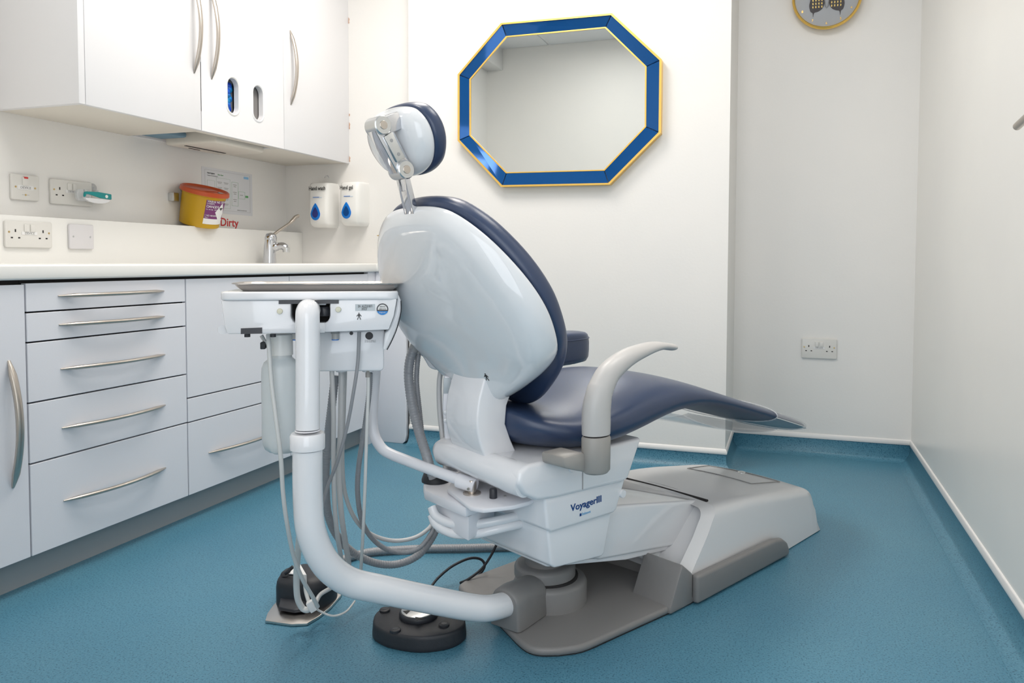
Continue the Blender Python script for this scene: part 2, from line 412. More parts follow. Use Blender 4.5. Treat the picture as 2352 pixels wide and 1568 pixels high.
for i, (cy_, hw, cz, hh) in enumerate(slots):
    rin, rout = stadium(cy_, cz, hw, hh, 14), stadium(cy_, cz, hw+.007, hh+.008, 14)
    n = len(rin); vs = []
    for pr_, xx in ((stadium(cy_, cz, hw-.0012, hh-.0012, 14), XC-.021), (stadium(cy_, cz, hw-.0012, hh-.0012, 14), XC+.001), (stadium(cy_, cz, hw+.003, hh+.003, 14), XC+.0035), (rout, XC+.001), (rout, XC-.001)): vs += [(xx, *p) for p in pr_]
    fs = [(k*n+q, k*n+(q+1) % n, (k+1)*n+(q+1) % n, (k+1)*n+q) for k in range(4) for q in range(n)]
    MB().add(vs, fs).build('slot_rim', white_m if i else top_m, d2, ang=50)
    if i == 1: MB().box((XC-.030, cy_-.03, cz-hh-.02), (XC-.026, cy_+.06, cz+hh+.02)).build('slot_back', slot_m, d2)
# glove box behind the left slot, a cluster of blue gloves
cy_, hw, cz, hh = slots[0]
g = thing('glove_box', 'box of bright blue gloves showing through the left oval slot', 'gloves', (XC-.048, cy_, cz-hh-.02))
MB().box((-.10, -.03, 0), (.004, .05, 2*hh+.05)).build('carton', paper_m, g, bevel=.002)
gb = MB()
for k in range(18):
    zc = .022+(k//2)*.0125; gb.lathe([(.0, -.012), (.012, -.009), (.017, 0), (.013, .009), (0, .013)], (.010+random.uniform(-.003, .004), -.002+random.uniform(-.008, .022), zc+.012), 10, 'X')
gb.build('gloves', glove_m, g, ang=80)
# underside with opening, third unit
oy0, oy1 = onz(305, 312, ZC).y, onz(622, 341, ZC).y
oxa = XC-.05
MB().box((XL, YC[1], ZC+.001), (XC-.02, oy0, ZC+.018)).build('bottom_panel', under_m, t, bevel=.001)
mbb = MB().box((oxa, oy0, ZC+.001), (XC-.02, YC[3]-.018, ZC+.018))
mbb.box((XL, oy0, ZC+.09), (XC-.02, YC[3], ZC+.1))
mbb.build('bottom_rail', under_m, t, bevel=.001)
t3 = thing('wall_cabinet', 'white single-door wall cabinet beside the end wall, handle on its left', 'cabinet')
bx = MB(); bx.box((XL, YC[3], ZCT-.02), (XC-.02, YC[4], ZCT)); bx.box((XL, YC[3], ZC+.003), (XC-.02, YC[3]+.016, ZCT)); bx.build('carcass', cabu_m, t3, smooth=False)
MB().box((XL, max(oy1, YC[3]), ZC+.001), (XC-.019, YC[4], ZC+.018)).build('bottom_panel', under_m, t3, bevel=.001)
d = MB().box((XC-.018, YC[3]+.001, ZC), (XC, YC[4], ZCT)).build('door', cabu_m, t3, bevel=.001)
hc = onx(668, 241, XC); hd = onx(666, 70, XC)
bow('handle', (XC, hc.y, hc.z), (XC, hc.y, hd.z), (1, 0, 0), d, depth=.034, r=.0065)
for zc, hh in ((onx(805, 50, XC).z, .015), (onx(805, 265, XC).z, .006), (onx(805, 290, XC).z, .017), (onx(805, 366, XC).z, .014)):
    pl = [(XC+.001, zc-hh), (XC+.006, zc-hh*.8), (XC+.004, zc-hh*.2), (XC+.007, zc+hh*.4), (XC+.002, zc+hh)]
    o = MB().xz(pl, YE-.0015, YE+.002).build('trim_8', plaster_m, smooth=False); struct(o)
# paper towel dispenser fixed up under the cabinets
t = thing('towel_dispenser', 'cream paper towel dispenser fixed under the wall cabinets', 'dispenser', (0, 0, 0))
A = onz(423, 303, ZC+.0); B = onz(532, 326, ZC); 
ya, yb = onz(385, 325, ZC-.0).y, onz(500, 346, ZC).y
x0, x1 = onz(490, 347, ZC).x, B.x
body = [(x0+.0, ya), (x0, yb+.02), (x0+.03, yb+.05), (x1-.05, yb+.06), (x1-.01, yb+.03), (x1, yb-.02), (x1, ya+.0)]
MB().xy(body, ZC-.014, ZC+.088).build('housing', under_m, t, bevel=.012, seg=3)
MB().box((x0+.07, ya+.03, ZC-.0155), (x0+.082, yb-.01, ZC-.0135)).build('towel_slot', gapd_m, t)
MB().box((x0+.035, ya+.09, ZC-.0155), (x0+.041, ya+.15, ZC-.0135)).build('key_slot', gapd_m, t)
tw = thing('paper_towel_pack', 'blue folded paper towels in the gap beside the towel dispenser', 'towels', (0, 0, 0))
p0_, p1_ = onz(335, 315, ZC), onz(398, 316, ZC)
for k in range(3):
    MB().box((XL+.03+.012*k, oy0+.02, ZC+.006+.024*k), (XL+.16-.01*k, ya-.02, ZC+.028+.024*k)).build('towel', tblue_m, tw, bevel=.008, seg=2)
# ================================================================ SWITCH PLATES AND SOCKETS
def plate(name, label, P, rz, wd, h, kind='double', m=socket_m, tape=True):
    t = thing(name, label, 'socket' if kind == 'double' else 'switch plate', P, rz)
    pl = MB().xz(rrect(-wd/2, -h/2, wd/2, h/2, .006), -.010, 0).build('plate', m, t, bevel=.003, seg=3, bang=60)
    def bit(n, x0, z0, x1, z1, d, m_, bev=0, r=None):
        MB().box((x0, -.010-d, z0), (x1, -.008, z1)).build(n, m_, t, bevel=bev)
    def screw(x, z, m_=brass_m): MB().lathe([(0, -.0112), (.003, -.011), (.0034, -.0095), (.0034, -.009)], (x, 0, z), 12, 'Y').build('screw', m_, t)
    s = wd/.146 if kind == 'double' else wd/.086
    if kind == 'double':
        for cx in (-.043*s, .043*s):
            bit('earth_hole', cx-.002*s, .006*s, cx+.002*s, .0145*s, .0004, gapd_m)
            for q in (-.011, .011): bit('pin_hole', cx+q*s-.0032*s, -.0125*s, cx+q*s+.0032*s, -.0085*s, .0004, gapd_m)
        for q in (-.0095, .0095): bit('rocker_switch', (q-.0075)*s, .008*s, (q+.0075)*s, .030*s, .004, m, .0015)
        if tape: bit('tape_label', -.024*s, -.001*s, .024*s, .008*s, .0012, paper_m); text('print', 'DEVICE', .009*s, inkg_m, t, 0, -.0114, .0005*s, align='CENTER')
        screw(-.062*s, .006*s); screw(.062*s, .006*s)
    elif kind == 'spur':
        bit('rocker_switch', -.010*s, .005*s, .010*s, .030*s, .0035, m, .0015)
        bit('neon_lens', -.006*s, .026*s, .006*s, .031*s, .0042, red_m)
        bit('tape_label', -.026*s, -.007*s, .024*s, .006*s, .0012, paper_m); text('print', 'DEVICE', .010*s, inkg_m, t, 0, -.0114, -.004*s, align='CENTER')
        screw(-.030*s, .0); screw(.030*s, 0); screw(0, -.022*s)
        bit('fuse_line', -.011*s, -.0225*s, .011*s, -.0215*s, .0003, inkg_m)
    elif kind == 'blank':
        screw(-.030*s, 0, alu_m); screw(.030*s, 0, alu_m)
    return t
def wallc(X, l, r, tp, bt, mx, my):
    a = onx(l, my, X); b = onx(r, my, X); c = onx(mx, tp, X); d = onx(mx, bt, X)
    return ((X, (a.y+b.y)/2, (c.z+d.z)/2), b.y-a.y, c.z-d.z)
P, wd, h = wallc(XL, 21, 85, 401, 460, 52, 430)
plate('fused_switch', 'white fused switch plate with red indicator, upper left of the wall', P, 90, wd, h, 'spur')
P, wd, h = wallc(XL, 112, 207, 414, 471, 155, 440)
plate('double_socket', 'white double socket above the upstand, partly hidden by the teal-handled scoop', P, 90, wd, h)
P, wd, h = wallc(XU, 7, 115, 508, 569, 60, 540)
plate('double_socket', 'white double socket low on the upstand at the left edge', P, 90, wd, h)
P, wd, h = wallc(XU, 155, 211, 515, 572, 182, 543)
plate('blank_plate', 'blank white plate on the upstand right of the low socket', P, 90, wd, h, 'blank', socketb_m)
a = ony(1841, 800, YR); b = ony(1922, 800, YR)
plate('double_socket', 'white double socket on the recessed wall right of the chair', ((a.x+b.x)/2, YR, (ony(1881, 777, YR).z+ony(1881, 823, YR).z)/2), 0, b.x-a.x, ony(1881, 777, YR).z-ony(1881, 823, YR).z)
# ---------------------------------------------------------------- scoop hanging from a clear hook
P = onx(223, 436, XL+.02)
t = thing('clear_hook', 'clear round suction hook above the teal-handled scoop', 'hook', (XL, P.y, P.z), 90)
MB().lathe([(0, -.006), (.012, -.005), (.016, -.001), (.016, 0)], (0, 0, .008), 20, 'Y').build('suction_pad', clear_m, t)
MB().tube(spline([(0, -.004, .008), (0, -.014, .0), (0, -.02, -.006), (0, -.024, -.002)]), .0025, 8).build('hook', clear_m, t)
XS = XL+.035
P = onx(190, 448, XS)
t = thing('cleaning_scoop', 'clear and white scoop with a teal handle hanging beside the socket', 'scoop', (XS, P.y, P.z), 90)
Ls = onx(251, 452, XS).y-P.y
MB().xz(rrect(-.028, -.022, .03, .022, .016), -.008, .008).build('clear_head', clear_m, t, bevel=.005, seg=3)
MB().xz([(.0, .012), (.01, .014), (Ls*.5, .016), (Ls, .012), (Ls, -.008), (Ls*.6, -.006), (.02, .004), (.006, .004), (.002, -.006), (-.004, -.006), (-.003, .006)], -.012, -.004).build('handle', teal_m, t, bevel=.002)
MB().lathe([(0, -.0125), (.006, -.0125), (.006, -.004)], (Ls*.8, 0, .002), 16, 'Y').build('handle_hole', top_m, t)
be = [(Ls*.5+Ls*.48*math.cos(a), -.008-.018*math.sin(a)) for a in [PI*k/12 for k in range(13)]]
MB().xz(be, -.009, .004).build('white_belly', white_m, t, bevel=.003)
# ---------------------------------------------------------------- sharps bin
XB = XL+.078
P = onx(464, 476, XB)
t = thing('sharps_bin', 'tilted yellow sharps bin with an orange lid on the left wall', 'sharps bin', (XB, P.y, P.z), 90)
t.rotation_euler = (math.radians(16), math.radians(-3), PI/2)
r0 = (onx(515, 478, XB).y-onx(411, 478, XB).y)/2*.72
hb_ = .105*r0/.062
prof = [(0, -hb_*.47), (r0*.80, -hb_*.47), (r0*.84, -hb_*.45), (r0*.93, hb_*.36), (r0*.965, hb_*.37), (r0*.965, hb_*.43), (0, hb_*.43)]
MB().lathe(prof, seg=40).build('tub', yellow_m, t, ang=40)
prof = [(r0*.9, hb_*.40), (r0*1.04, hb_*.40), (r0*1.05, hb_*.42), (r0*1.03, hb_*.5), (r0*.98, hb_*.52), (r0*.93, hb_*.5), (r0*.90, hb_*.47), (r0*.2, hb_*.46), (0, hb_*.46)]
ld = MB().lathe(prof, seg=40).build('lid', orange_m, t, ang=40)
MB().xy([(-r0*.6, -r0*.25), (r0*.6, -r0*.25), (r0*.7, r0*.3), (-r0*.7, r0*.3)], hb_*.46, hb_*.485).build('lid_flap', orange_m, ld, bevel=.002)
MB().box((-.006, -r0*.9, hb_*.5), (.012, -r0*.74, hb_*.53)).build('lid_catch', inkg_m, ld, bevel=.002)
# curved label on the tub: angle range in local frame, camera sees the -y/+x side
def curved(name, a0, a1, z0, z1, m, parent, eps=.0006, n=12, shape=None):
    vs = []; fs = []
    def rad(z): return r0*(.84+(.93-.84)*((z/hb_)+.45)/(.81))+eps
    if shape is None: shape = [(0, 0), (1, 0), (1, 1), (0, 1)]
    # subdivide polygon by columns
    for k in range(n+1):
        u = k/n
        zs_ = []
        for i in range(len(shape)):
            (xa, ya_), (xb, yb_) = shape[i], shape[(i+1) % len(shape)]
            if xa == xb:
                if abs(u-xa) < 1e-6: zs_ += [ya_, yb_]
                continue
            f = (u-xa)/(xb-xa)
            if -1e-6 <= f <= 1+1e-6: zs_.append(ya_+(yb_-ya_)*f)
        lo, hi = min(zs_), max(zs_)
        a = math.radians(a0+(a1-a0)*u)
        for v in (lo, hi):
            z = z0+(z1-z0)*v; vs.append((rad(z)*math.cos(a), rad(z)*math.sin(a), z))
    for k in range(n): fs.append((2*k, 2*k+2, 2*k+3, 2*k+1))
    return MB().add(vs, fs).build(name, m, parent, ang=80)
A0, A1 = -130, -58
lb = curved('hazard_label', A0, A1, -.28*hb_, .31*hb_, purple_m, t)
curved('label_border', A0, A1, -.34*hb_, -.19*hb_, paper_m, lb, .0009)
curved('hazard_diamond', A0+30, A1-3, -.33*hb_, .26*hb_, paper_m, lb, .0012, shape=[(0, .55), (.55, 1), (1, .5), (.62, 0)])
curved('biohazard_mark', A0+46, A0+54, .04*hb_, .13*hb_, ink_m, lb, .0016, 4, shape=[(0, .6), (.5, 1), (1, .6), (.5, 0)])
curved('biohazard_mark', A0+43, A0+57, .09*hb_, .12*hb_, ink_m, lb, .0017, 4)
def ctext(body, a, z, size, m, parent):
    # letters placed one by one round the tub
    for i, ch in enumerate(body):
        aa = math.radians(a+i*size*.68/r0*57.3); R_ = r0*(.84+.09*((z/hb_)+.45)/.81)+.0014
        if ch != ' ':
            o = text('letter', ch, size, m, parent, R_*math.cos(aa), R_*math.sin(aa), z); o.rotation_euler = (PI/2, 0, aa+PI/2)
for body, z, sz in (('WARNING DO NOT', .25, .08), ('SHARPS', .20, .055), ('DANGER', .11, .095), ('CLINICAL WASTE', .05, .04), ('INCINERATE', -.12, .055), ('ONLY', -.17, .04)):
    ctext(body, A0+2, z*hb_, sz*hb_, paper_m, lb)
tag(MB().box((XL, P.y-r0*1.12, P.z+.02), (XL+.03, P.y-r0*.80, P.z+.055)).build('bin_bracket', alu_m, bevel=.003), 'small metal bracket holding the yellow sharps bin', 'bracket')
# ---------------------------------------------------------------- poster and Dirty sign
def onwall(px, py): return onx(px, py, XL)
a, b = onwall(463, 430), onwall(579, 440); c, d = onwall(520, 391), onwall(520, 491)
yc, zc = (a.y+b.y)/2, (c.z+d.z)/2; pw, ph = b.y-a.y, (c.z-d.z)
t = thing('poster', 'laminated hand hygiene flow chart poster behind the sharps bin', 'poster', (XL, yc, zc), 90)
MB().box((-pw/2, -.0012, -ph/2), (pw/2, 0, ph/2)).build('laminate', lam_m, t)
def rect(x0, z0, x1, z1, m, lw=.0012, name='printed_box', y=-.0016):
    q = MB()
    for r_ in ((x0, z0, x1, z0+lw), (x0, z1-lw, x1, z1), (x0, z0, x0+lw, z1), (x1-lw, z0, x1, z1)): q.box((r_[0], y, r_[1]), (r_[2], y+.0008, r_[3]))
    q.build(name, m, t, smooth=False)
def solid(x0, z0, x1, z1, m, name='print', y=-.0017): MB().box((x0, y, z0), (x1, y+.0008, z1)).build(name, m, t, smooth=False)
def fx(v): return -pw/2+pw*v
def fz(v): return -ph/2+ph*v
rect(fx(.06), fz(.07), fx(.95), fz(.95), inkg_m, .0006, 'border')
text('heading', 'Hand hygiene ', .0085, ink_m, t, fx(.10), -.0016, fz(.865)); text('heading', 'flow chart', .0085, green_m, t, fx(.30), -.0016, fz(.855))
text('subheading', 'Clinical decontamination', .0065, inkg_m, t, fx(.10), -.0016, fz(.815))
solid(fx(.82), fz(.86), fx(.92), fz(.915), lblue_m, 'logo_block'); 
rect(fx(.10), fz(.45), fx(.24), fz(.72), pgreen_m, .001)
rect(fx(.27), fz(.12), fx(.54), fz(.80), pgreen_m, .001)
rect(fx(.57), fz(.2), fx(.70), fz(.75), green_m, .0008)
rect(fx(.71), fz(.38), fx(.84), fz(.55), green_m, .0008)
solid(fx(.85), fz(.42), fx(.91), fz(.47), green_m, 'green_arrow')
for i in range(5):
    for cxx in (.335, .46): 
        solid(fx(cxx-.045), fz(.70-.12*i), fx(cxx+.045), fz(.712-.12*i), inkg_m); solid(fx(cxx-.035), fz(.675-.12*i), fx(cxx+.035), fz(.685-.12*i), inkg_m)
for i in range(3): solid(fx(.60), fz(.68-.17*i), fx(.67), fz(.695-.17*i), inkg_m); solid(fx(.61), fz(.64-.17*i), fx(.66), fz(.655-.17*i), inkg_m)
solid(fx(.74), fz(.46), fx(.80), fz(.475), inkg_m)
text('footer', 'Infection prevention team', .006, inkg_m, t, fx(.68), -.0016, fz(.10))
a = onwall(505, 512); b = onwall(547, 500)
t = thing('dirty_sign', 'clear strip reading Dirty in red letters below the poster', 'sign', (XL, (a.y+b.y)/2, a.z), 90)
MB().box((-(b.y-a.y)/2-.006, -.001, -.024), ((b.y-a.y)/2+.01, 0, .028)).build('strip', wall_m, t)
text('lettering', 'Dirty', .052, red_m, t, -(b.y-a.y)/2, -.0015, -.012, sx=(b.y-a.y)/.112, bold=.0006)
# ---------------------------------------------------------------- lever tap
P = onz(620, 604, zw1)
XT = -2.26
P = onx(620, 604, XT)
t = thing('lever_tap', 'chrome elbow lever tap standing on the worktop', 'tap', (XT, P.y, zw1), 90)
k_ = 1.0
def tp(px, py, X=XT): q = onx(px, py, X); return V(q.y-P.y, -(X-XT), q.z-zw1)
MB().tube([tp(619, 604), tp(619, 590), tp(620, 565), tp(621, 552)], [.029, .027, .026, .024], 20).build('body', chrome_m, t, ang=60)
MB().lathe([(0, -.03), (.02, -.026), (.026, -.01), (.027, .008), (.020, .024), (0, .030)], tp(622, 549), 20).build('head', chrome_m, t, ang=60)
sp = tp(621, 572); MB().tube(spline([sp, sp+V(.008, -.03, .012), sp+V(.016, -.055, .014), sp+V(.02, -.07, .004)]), [.020]*11+[.0165]*20, 14).build('spout', chrome_m, t, ang=60)
q = sp+V(.02, -.072, -.004); MB().lathe([(0, -.010), (.0155, -.010), (.0165, -.004), (.0165, .012), (0, .014)], q, 16).build('aerator', alu_m, t, ang=60)
h0 = tp(623, 543); he = tp(684, 496, XT+.02)
MB().tube(spline([h0, h0.lerp(he, .3)+V(0, 0, .0), h0.lerp(he, .7)+V(0, 0, -.004), h0.lerp(he, .9)+V(0, 0, .003), he]), [.0062]*20+[.007, .0075, .008]+[.0085]*18, 12, (1, 1.2)).build('elbow_lever', nick_m, t, ang=60)
MB().lathe([(0, 0), (.006, .001), (.0085, .005), (.0, .008)], he, 12).build('lever_tip', brass_m, t)
# ---------------------------------------------------------------- dispensers
def dispenser(label, wording, l, r, r2, tp_, bt, dpx, py, win):
    dy = .095; Yf = YE-dy
    a = ony(l, 540, Yf); b = ony(r, 540, Yf); z1 = ony((l+r)/2, tp_, Yf).z; z0 = ony((l+r)/2, bt, Yf).z
    x0, x1 = a.x, b.x; wd = x1-x0; h = z1-z0
    t = thing('soap_dispenser', label, 'dispenser', ((x0+x1)/2, YE, z0), 0, 'soap dispensers on the end wall')
    pf = [(-wd/2, -.0), (-wd/2, -dy+.02)]
    rings = []
    for k, (zf, yfr, sw) in enumerate(((0, .55, .82), (.03, .82, .93), (.10, .97, 1), (.35, 1.0, 1), (.75, .98, 1), (.95, .93, 1), (.985, .88, .98), (1.0, .84, .95))):
        hw = wd/2*sw; yf = -dy*yfr
        poly = [(-hw-.004, 0), (-hw-.004, yf*.5), (-hw, yf+.018), (-hw+.006, yf+.006), (-hw+.018, yf), (hw-.018, yf), (hw-.006, yf+.006), (hw, yf+.018), (hw+.004, yf*.5), (hw+.004, 0)]
        rings.append([V(x, y, h*zf) for x, y in poly])
    MB().loft(rings).build('cover', top_m, t, ang=50)
    tx = .2*wd; s = wd
    text('lettering', wording, .125*h, ink_m, t, -wd/2+.008, -dy-.0008, h*.83, bold=.0003, sx=.78)
    MB().box((-wd*.22, -dy-.0012, h*.665), (wd*.10, -dy-.0002, h*.677)).build('maker_mark', blue_m, t); MB().box((wd*.12, -dy-.0012, h*.663), (wd*.24, -dy-.0002, h*.668)).build('maker_mark', lblue_m, t)
    # tear shaped window
    zc = h*.36; hh = h*.20; hw = wd*.24; cx0 = -wd*.10
    def tear(k): 
        out = []
        for i in range(28):
            a_ = 2*PI*i/28; c_, s_ = math.cos(a_), math.sin(a_)
            out.append((cx0+hw*k*s_*(1 if c_ < 0 else (1-c_)**.45*.9+.1), zc-hh*.25+(hh*k*1.15*c_ if c_ > 0 else hh*k*.75*c_)))
        return out
    MB().xz(tear(1), -dy-.0025, -dy+.004).build('window_ring', blue_m, t, bevel=.001)
    MB().xz(tear(.62), -dy-.0035, -dy).build('window', win, t)
    return t
dispenser('white wall soap dispenser marked Hand wash, left of the pair', 'Hand wash', 707, 752, 773, 419, 522, 0, 0, dblue_m)
dispenser('white wall gel dispenser marked Hand gel, right of the pair', 'Hand gel', 778, 823, 843, 417, 518, 0, 0, mat('deep_blue', (.0, .06, .24), .2))
P = ony(752, 409, YE)
tag(MB().tube([(P.x+.012*math.cos(a), YE-.004, P.z+.012*math.sin(a)) for a in [PI*k/10 for k in range(11)]], .0018, 6).build('wall_hook', clear_m), 'small clear hook above the hand wash dispenser', 'hook')
P = ony(873, 541, YE)
t = thing('brass_hook', 'tiny brass screw hook on the wall left of the backrest', 'hook', (P.x, YE, P.z))
MB().tube([(-.0, 0, 0), (-.002, -.012, 0), (-.006, -.02, 0)], [.003, .003, .001], 8).build('shank', brass_m, t)
# ================================================================ MIRROR
t = thing('wall_mirror', 'eight-sided mirror with a blue glass frame and thin gold edge', 'mirror', (0, YM, 0), 0)
yf = YM-.035
outer = [ony(*q, yf) for q in ((1153, 56), (1404, 34), (1516, 138), (1514, 304), (1398, 421), (1153, 426), (1055, 322), (1055, 172))]
inner = [ony(*q, YM-.016) for q in ((1163, 84), (1391, 63), (1484, 153), (1483, 291), (1388, 391), (1163, 397), (1079.5, 311), (1079.5, 182))]
n = 8
def cen(ps): return sum((p.x for p in ps))/8, sum((p.z for p in ps))/8
cxo, czo = cen(outer)
def sc(ps, k): return [V(cxo+(p.x-cxo)*k, p.y, czo+(p.z-czo)*k) for p in ps]
for i in range(8):
    j = (i+1) % 8; a0, a1, b0, b1 = outer[i], outer[j], inner[i], inner[j]
    g = .004
    def sh(p, q): return p.lerp(q, g)
    A_, B_, C_, D_ = sh(a0, a1), sh(a1, a0), sh(b1, b0), sh(b0, b1)
    f4 = [V(p.x, p.y-YM, p.z) for p in (A_, B_, C_, D_)]
    bk4 = [p+V(0, .006, 0) for p in f4]
    MB().add(f4+bk4, [(0, 1, 2, 3), (7, 6, 5, 4), (0, 4, 5, 1), (1, 5, 6, 2), (2, 6, 7, 3), (3, 7, 4, 0)]).build('frame_panel', bluem_m, t, bevel=.0015, seg=1, smooth=False)
# gold outer edge, gold inner line, backing, mirror glass
def ringband(ps, k0, k1, y0, y1, name, m):
    a = sc(ps, k0); b = sc(ps, k1); vs = []
    for yv, pp in ((y0, a), (y0, b), (y1, b), (y1, a)): vs += [V(p.x, yv-YM, p.z) for p in pp]
    fs = [(k*8+i, k*8+(i+1) % 8, ((k+1) % 4)*8+(i+1) % 8, ((k+1) % 4)*8+i) for k in range(4) for i in range(8)]
    MB().add(vs, fs).build(name, m, t, smooth=False)
ringband(outer, .995, 1.016, yf-.003, YM, 'gold_edge', gold_m)
ringband(inner, .99, 1.006, YM-.018, YM-.01, 'gold_line', gold_m)
MB().prism([(p.x, p.z) for p in inner], lambda a, b: (a, -.0145, b), lambda a, b: (a, -.0105, b)).build('glass', mirror_m, t, smooth=False)
# ================================================================ CLOCK
cl = ony(1897, 23, YR-.05); el = ony(1900-82, 0, YR-.05)
# circle fitted to the visible arc
yk = YR-.045
bot = ony(1899, 66, yk); lft = ony(1819, 5, yk); rgt = ony(1982, 0, yk)
R_ = (rgt.x-lft.x)/2*1.0
t = thing('wall_clock', 'round gold-rimmed wall clock with grey dial and butterfly, top right', 'clock', ((rgt.x+lft.x)/2, YR, bot.z+R_))
MB().lathe([(R_*.4, 0), (R_*.93, 0), (R_*.97, -.02), (R_, -.036), (R_*.985, -.044), (R_*.95, -.047), (R_*.92, -.043), (R_*.915, -.03), (R_*.4, -.03)], (0, 0, 0), 64, 'Y').build('case', gold_m, t, ang=50)
MB().lathe([(0, -.031), (R_*.92, -.031), (R_*.92, -.026), (0, -.026)], (0, 0, 0), 64, 'Y').build('dial', dial_m, t)
for hr in range(1, 13):
    a = math.radians(90-30*hr); text('numeral', str(hr), R_*.105, gold_m, t, R_*.80*math.cos(a), -.032, R_*.80*math.sin(a)-R_*.04, align='CENTER')
bm_d = mat('butterfly_dark', (.05, .045, .05), .5); bm_g = mat('butterfly_gold', (.75, .55, .16), .4, metal=.3)
for sgn in (-1, 1):
    w1 = spline([V(sgn*x*R_, 0, z*R_) for x, z in ((.03, .05), (.25, .45), (.55, .5), (.5, .2), (.47, -.05), (.50, -.25), (.46, -.42), (.40, -.47), (.38, -.6), (.355, -.47), (.25, -.44), (.13, -.36), (.06, -.2))], 4, True)
    MB().xz([(p.x, p.z) for p in w1], -.0335, -.0315).build('butterfly_wing', bm_d, t)
    g = MB()
    for i in range(6):
        for j in range(4):
            x = .12+.085*j; z = .2-.1*i
            if x > .44 or z < -.4+.0*j: continue
            g.xz([(sgn*(x+dx)*R_, (z+dz)*R_) for dx, dz in ((0, -.03), (.03, -.035), (.038, .012), (.01, .035))], -.0345, -.0334)
    o = g.build('wing_spots', bm_g, t, smooth=False); o['kind'] = 'stuff'
MB().lathe([(0, -.37*R_), (.05*R_, -.3*R_), (.075*R_, -.1*R_), (.04*R_, .3*R_), (0, .35*R_)], (0, -.034, 0), 12).build('butterfly_body', dial_m, t)
MB().box((-.004, -.037, 0), (.004, -.036, R_*.6), Matrix.Rotation(math.radians(-60), 4, 'Y')).build('hour_hand', gold_m, t)
MB().box((-.003, -.039, 0), (.003, -.038, R_*.75), Matrix.Rotation(math.radians(20), 4, 'Y')).build('minute_hand', gold_m, t)
# ---------------------------------------------------------------- lever handle on the right wall
P = onx(2340, 285, XR-.04)
t = thing('door_handle', 'satin steel lever handle at the right edge of the photo', 'handle', (XR, P.y, P.z))
MB().tube(spline([(-.04, .012, -.003), (-.04, -.03, .001), (-.04, -.085, .006)]), .009, 14).build('lever', nick_m, t, ang=60)
MB().lathe([(0, -.04), (.009, -.04), (.009, -.006), (.024, -.005), (.026, 0), (0, 0)], (0, -.09, .006), 24, 'X').build('rose', nick_m, t, ang=40)
# ================================================================ DENTAL CHAIR
th = math.radians(62); uu = V(math.cos(th), math.sin(th), 0); ww = V(-math.sin(th), math.cos(th), 0)
K = Frame(uu*1.15+ww*1.34, 62)
chair = thing('dental_chair', 'dental chair with navy upholstery and glossy white back in the middle of the room', 'dental chair', K.o, 62)
YC0 = -.03
# --- base plate
bp = [(.0, -.20), (-.035, -.165), (-.04, -.12), (-.015, -.03), (.0, .03), (.03, .19), (.06, .222), (.11, .232), (.45, .235), (.85, .23), (.85, -.245), (.43, -.252), (.12, -.232), (.05, -.225)]
pc = [(p.x, p.y) for p in spline([V(a, b, 0) for a, b in bp[:8]], 4)]+bp[8:12]+[(p.x, p.y) for p in spline([V(a, b, 0) for a, b in bp[12:]]+[V(*bp[0], 0)], 4)][:-1]
MB().xy(pc, .0015, .020).build('base_plate', grey_m, chair, bevel=.008, seg=3, bang=40)
MB().xy([(cx_*.985+.004, cy_*.985) for cx_, cy_ in pc], .0, .004).build('base_gasket', gapd_m, chair)
# raised rim from the pivot ring to the cover, and low block under the arm
rim = spline([V(.24, .10, 0), V(.28, .12, 0), V(.34, .125, 0), V(.42, .08, 0), V(.44, -.0, 0), V(.45, -.13, 0)], 5)
inn = [(p.x, p.y) for p in rim]; out_ = [(.52, -.13), (.52, .2), (.3, .2), (.24, .17)]
MB().xy(inn+out_, .018, .085).build('base_rim', grey_m, chair, bevel=.008, seg=2, bang=50)
# pivot ring with collar for the delivery arm
def cyl(c, r, z0, z1, m, name, bev=.008, seg=40, parent=chair, cap=None):
    pr = [(0, z0), (r, z0), (r, z1-bev), (r-bev*.3, z1-bev*.3), (r-bev, z1), (0, z1)]
    return MB().lathe(pr, (c[0], c[1], 0), seg).build(name, m, parent, ang=45)
pv = (.158, -.012)
cyl(pv, .092, .018, .080, grey_m, 'pivot_ring', .012)
cyl((pv[0]-.006, pv[1]+.006), .078, .080, .086, gapd_m, 'pivot_gap', .001)
cyl((pv[0]-.010, pv[1]+.010), .077, .086, .115, grey_m, 'pivot_cap', .010)
cyl((pv[0]-.01, pv[1]+.01), .05, .11, .2, grey_m, 'pivot_post', .004)
# --- big base cover
def section(x, ztop, yl, yr, r=.035, zb_=.0, draft=.02):
    pts = [(yr-draft*0, zb_)]
    out = []
    # near side up, rounded shoulders, crowned top, far side down
    out.append(V(x, yr, zb_))
    out.append(V(x, yr+draft*.6, zb_+(ztop-zb_)*.55))
    for a in range(0, 91, 15):
        aa = math.radians(a); out.append(V(x, yr+draft+r-r*math.cos(aa), ztop-.008-r*.8+r*.8*math.sin(aa)))
    for k in range(1, 6):
        f = k/6; y = (yr+draft+r)*(1-f)+(yl-draft-r)*f; out.append(V(x, y, ztop-.008+.008*math.sin(PI*f)))
    for a in range(90, -1, -15):
        aa = math.radians(a); out.append(V(x, yl-draft-r+r*math.cos(aa), ztop-.008-r*.8+r*.8*math.sin(aa)))
    out.append(V(x, yl-draft*.6, zb_+(ztop-zb_)*.55)); out.append(V(x, yl, zb_))
    return out
secs = []
for x, z, zb_ in ((.600, .214, .075), (.66, .212, .03), (.75, .206, .012), (.85, .194, .004), (.95, .179, .003), (1.05, .165, .003), (1.115, .154, .003), (1.145, .143, .003), (1.158, .122, .003), (1.17, .05, .003), (1.174, .003, .002)):
    k = max(0, (x-.9)/.27); secs.append(section(x, z, .235-.012*k, -.243+.012*k, r=.035, zb_=zb_))
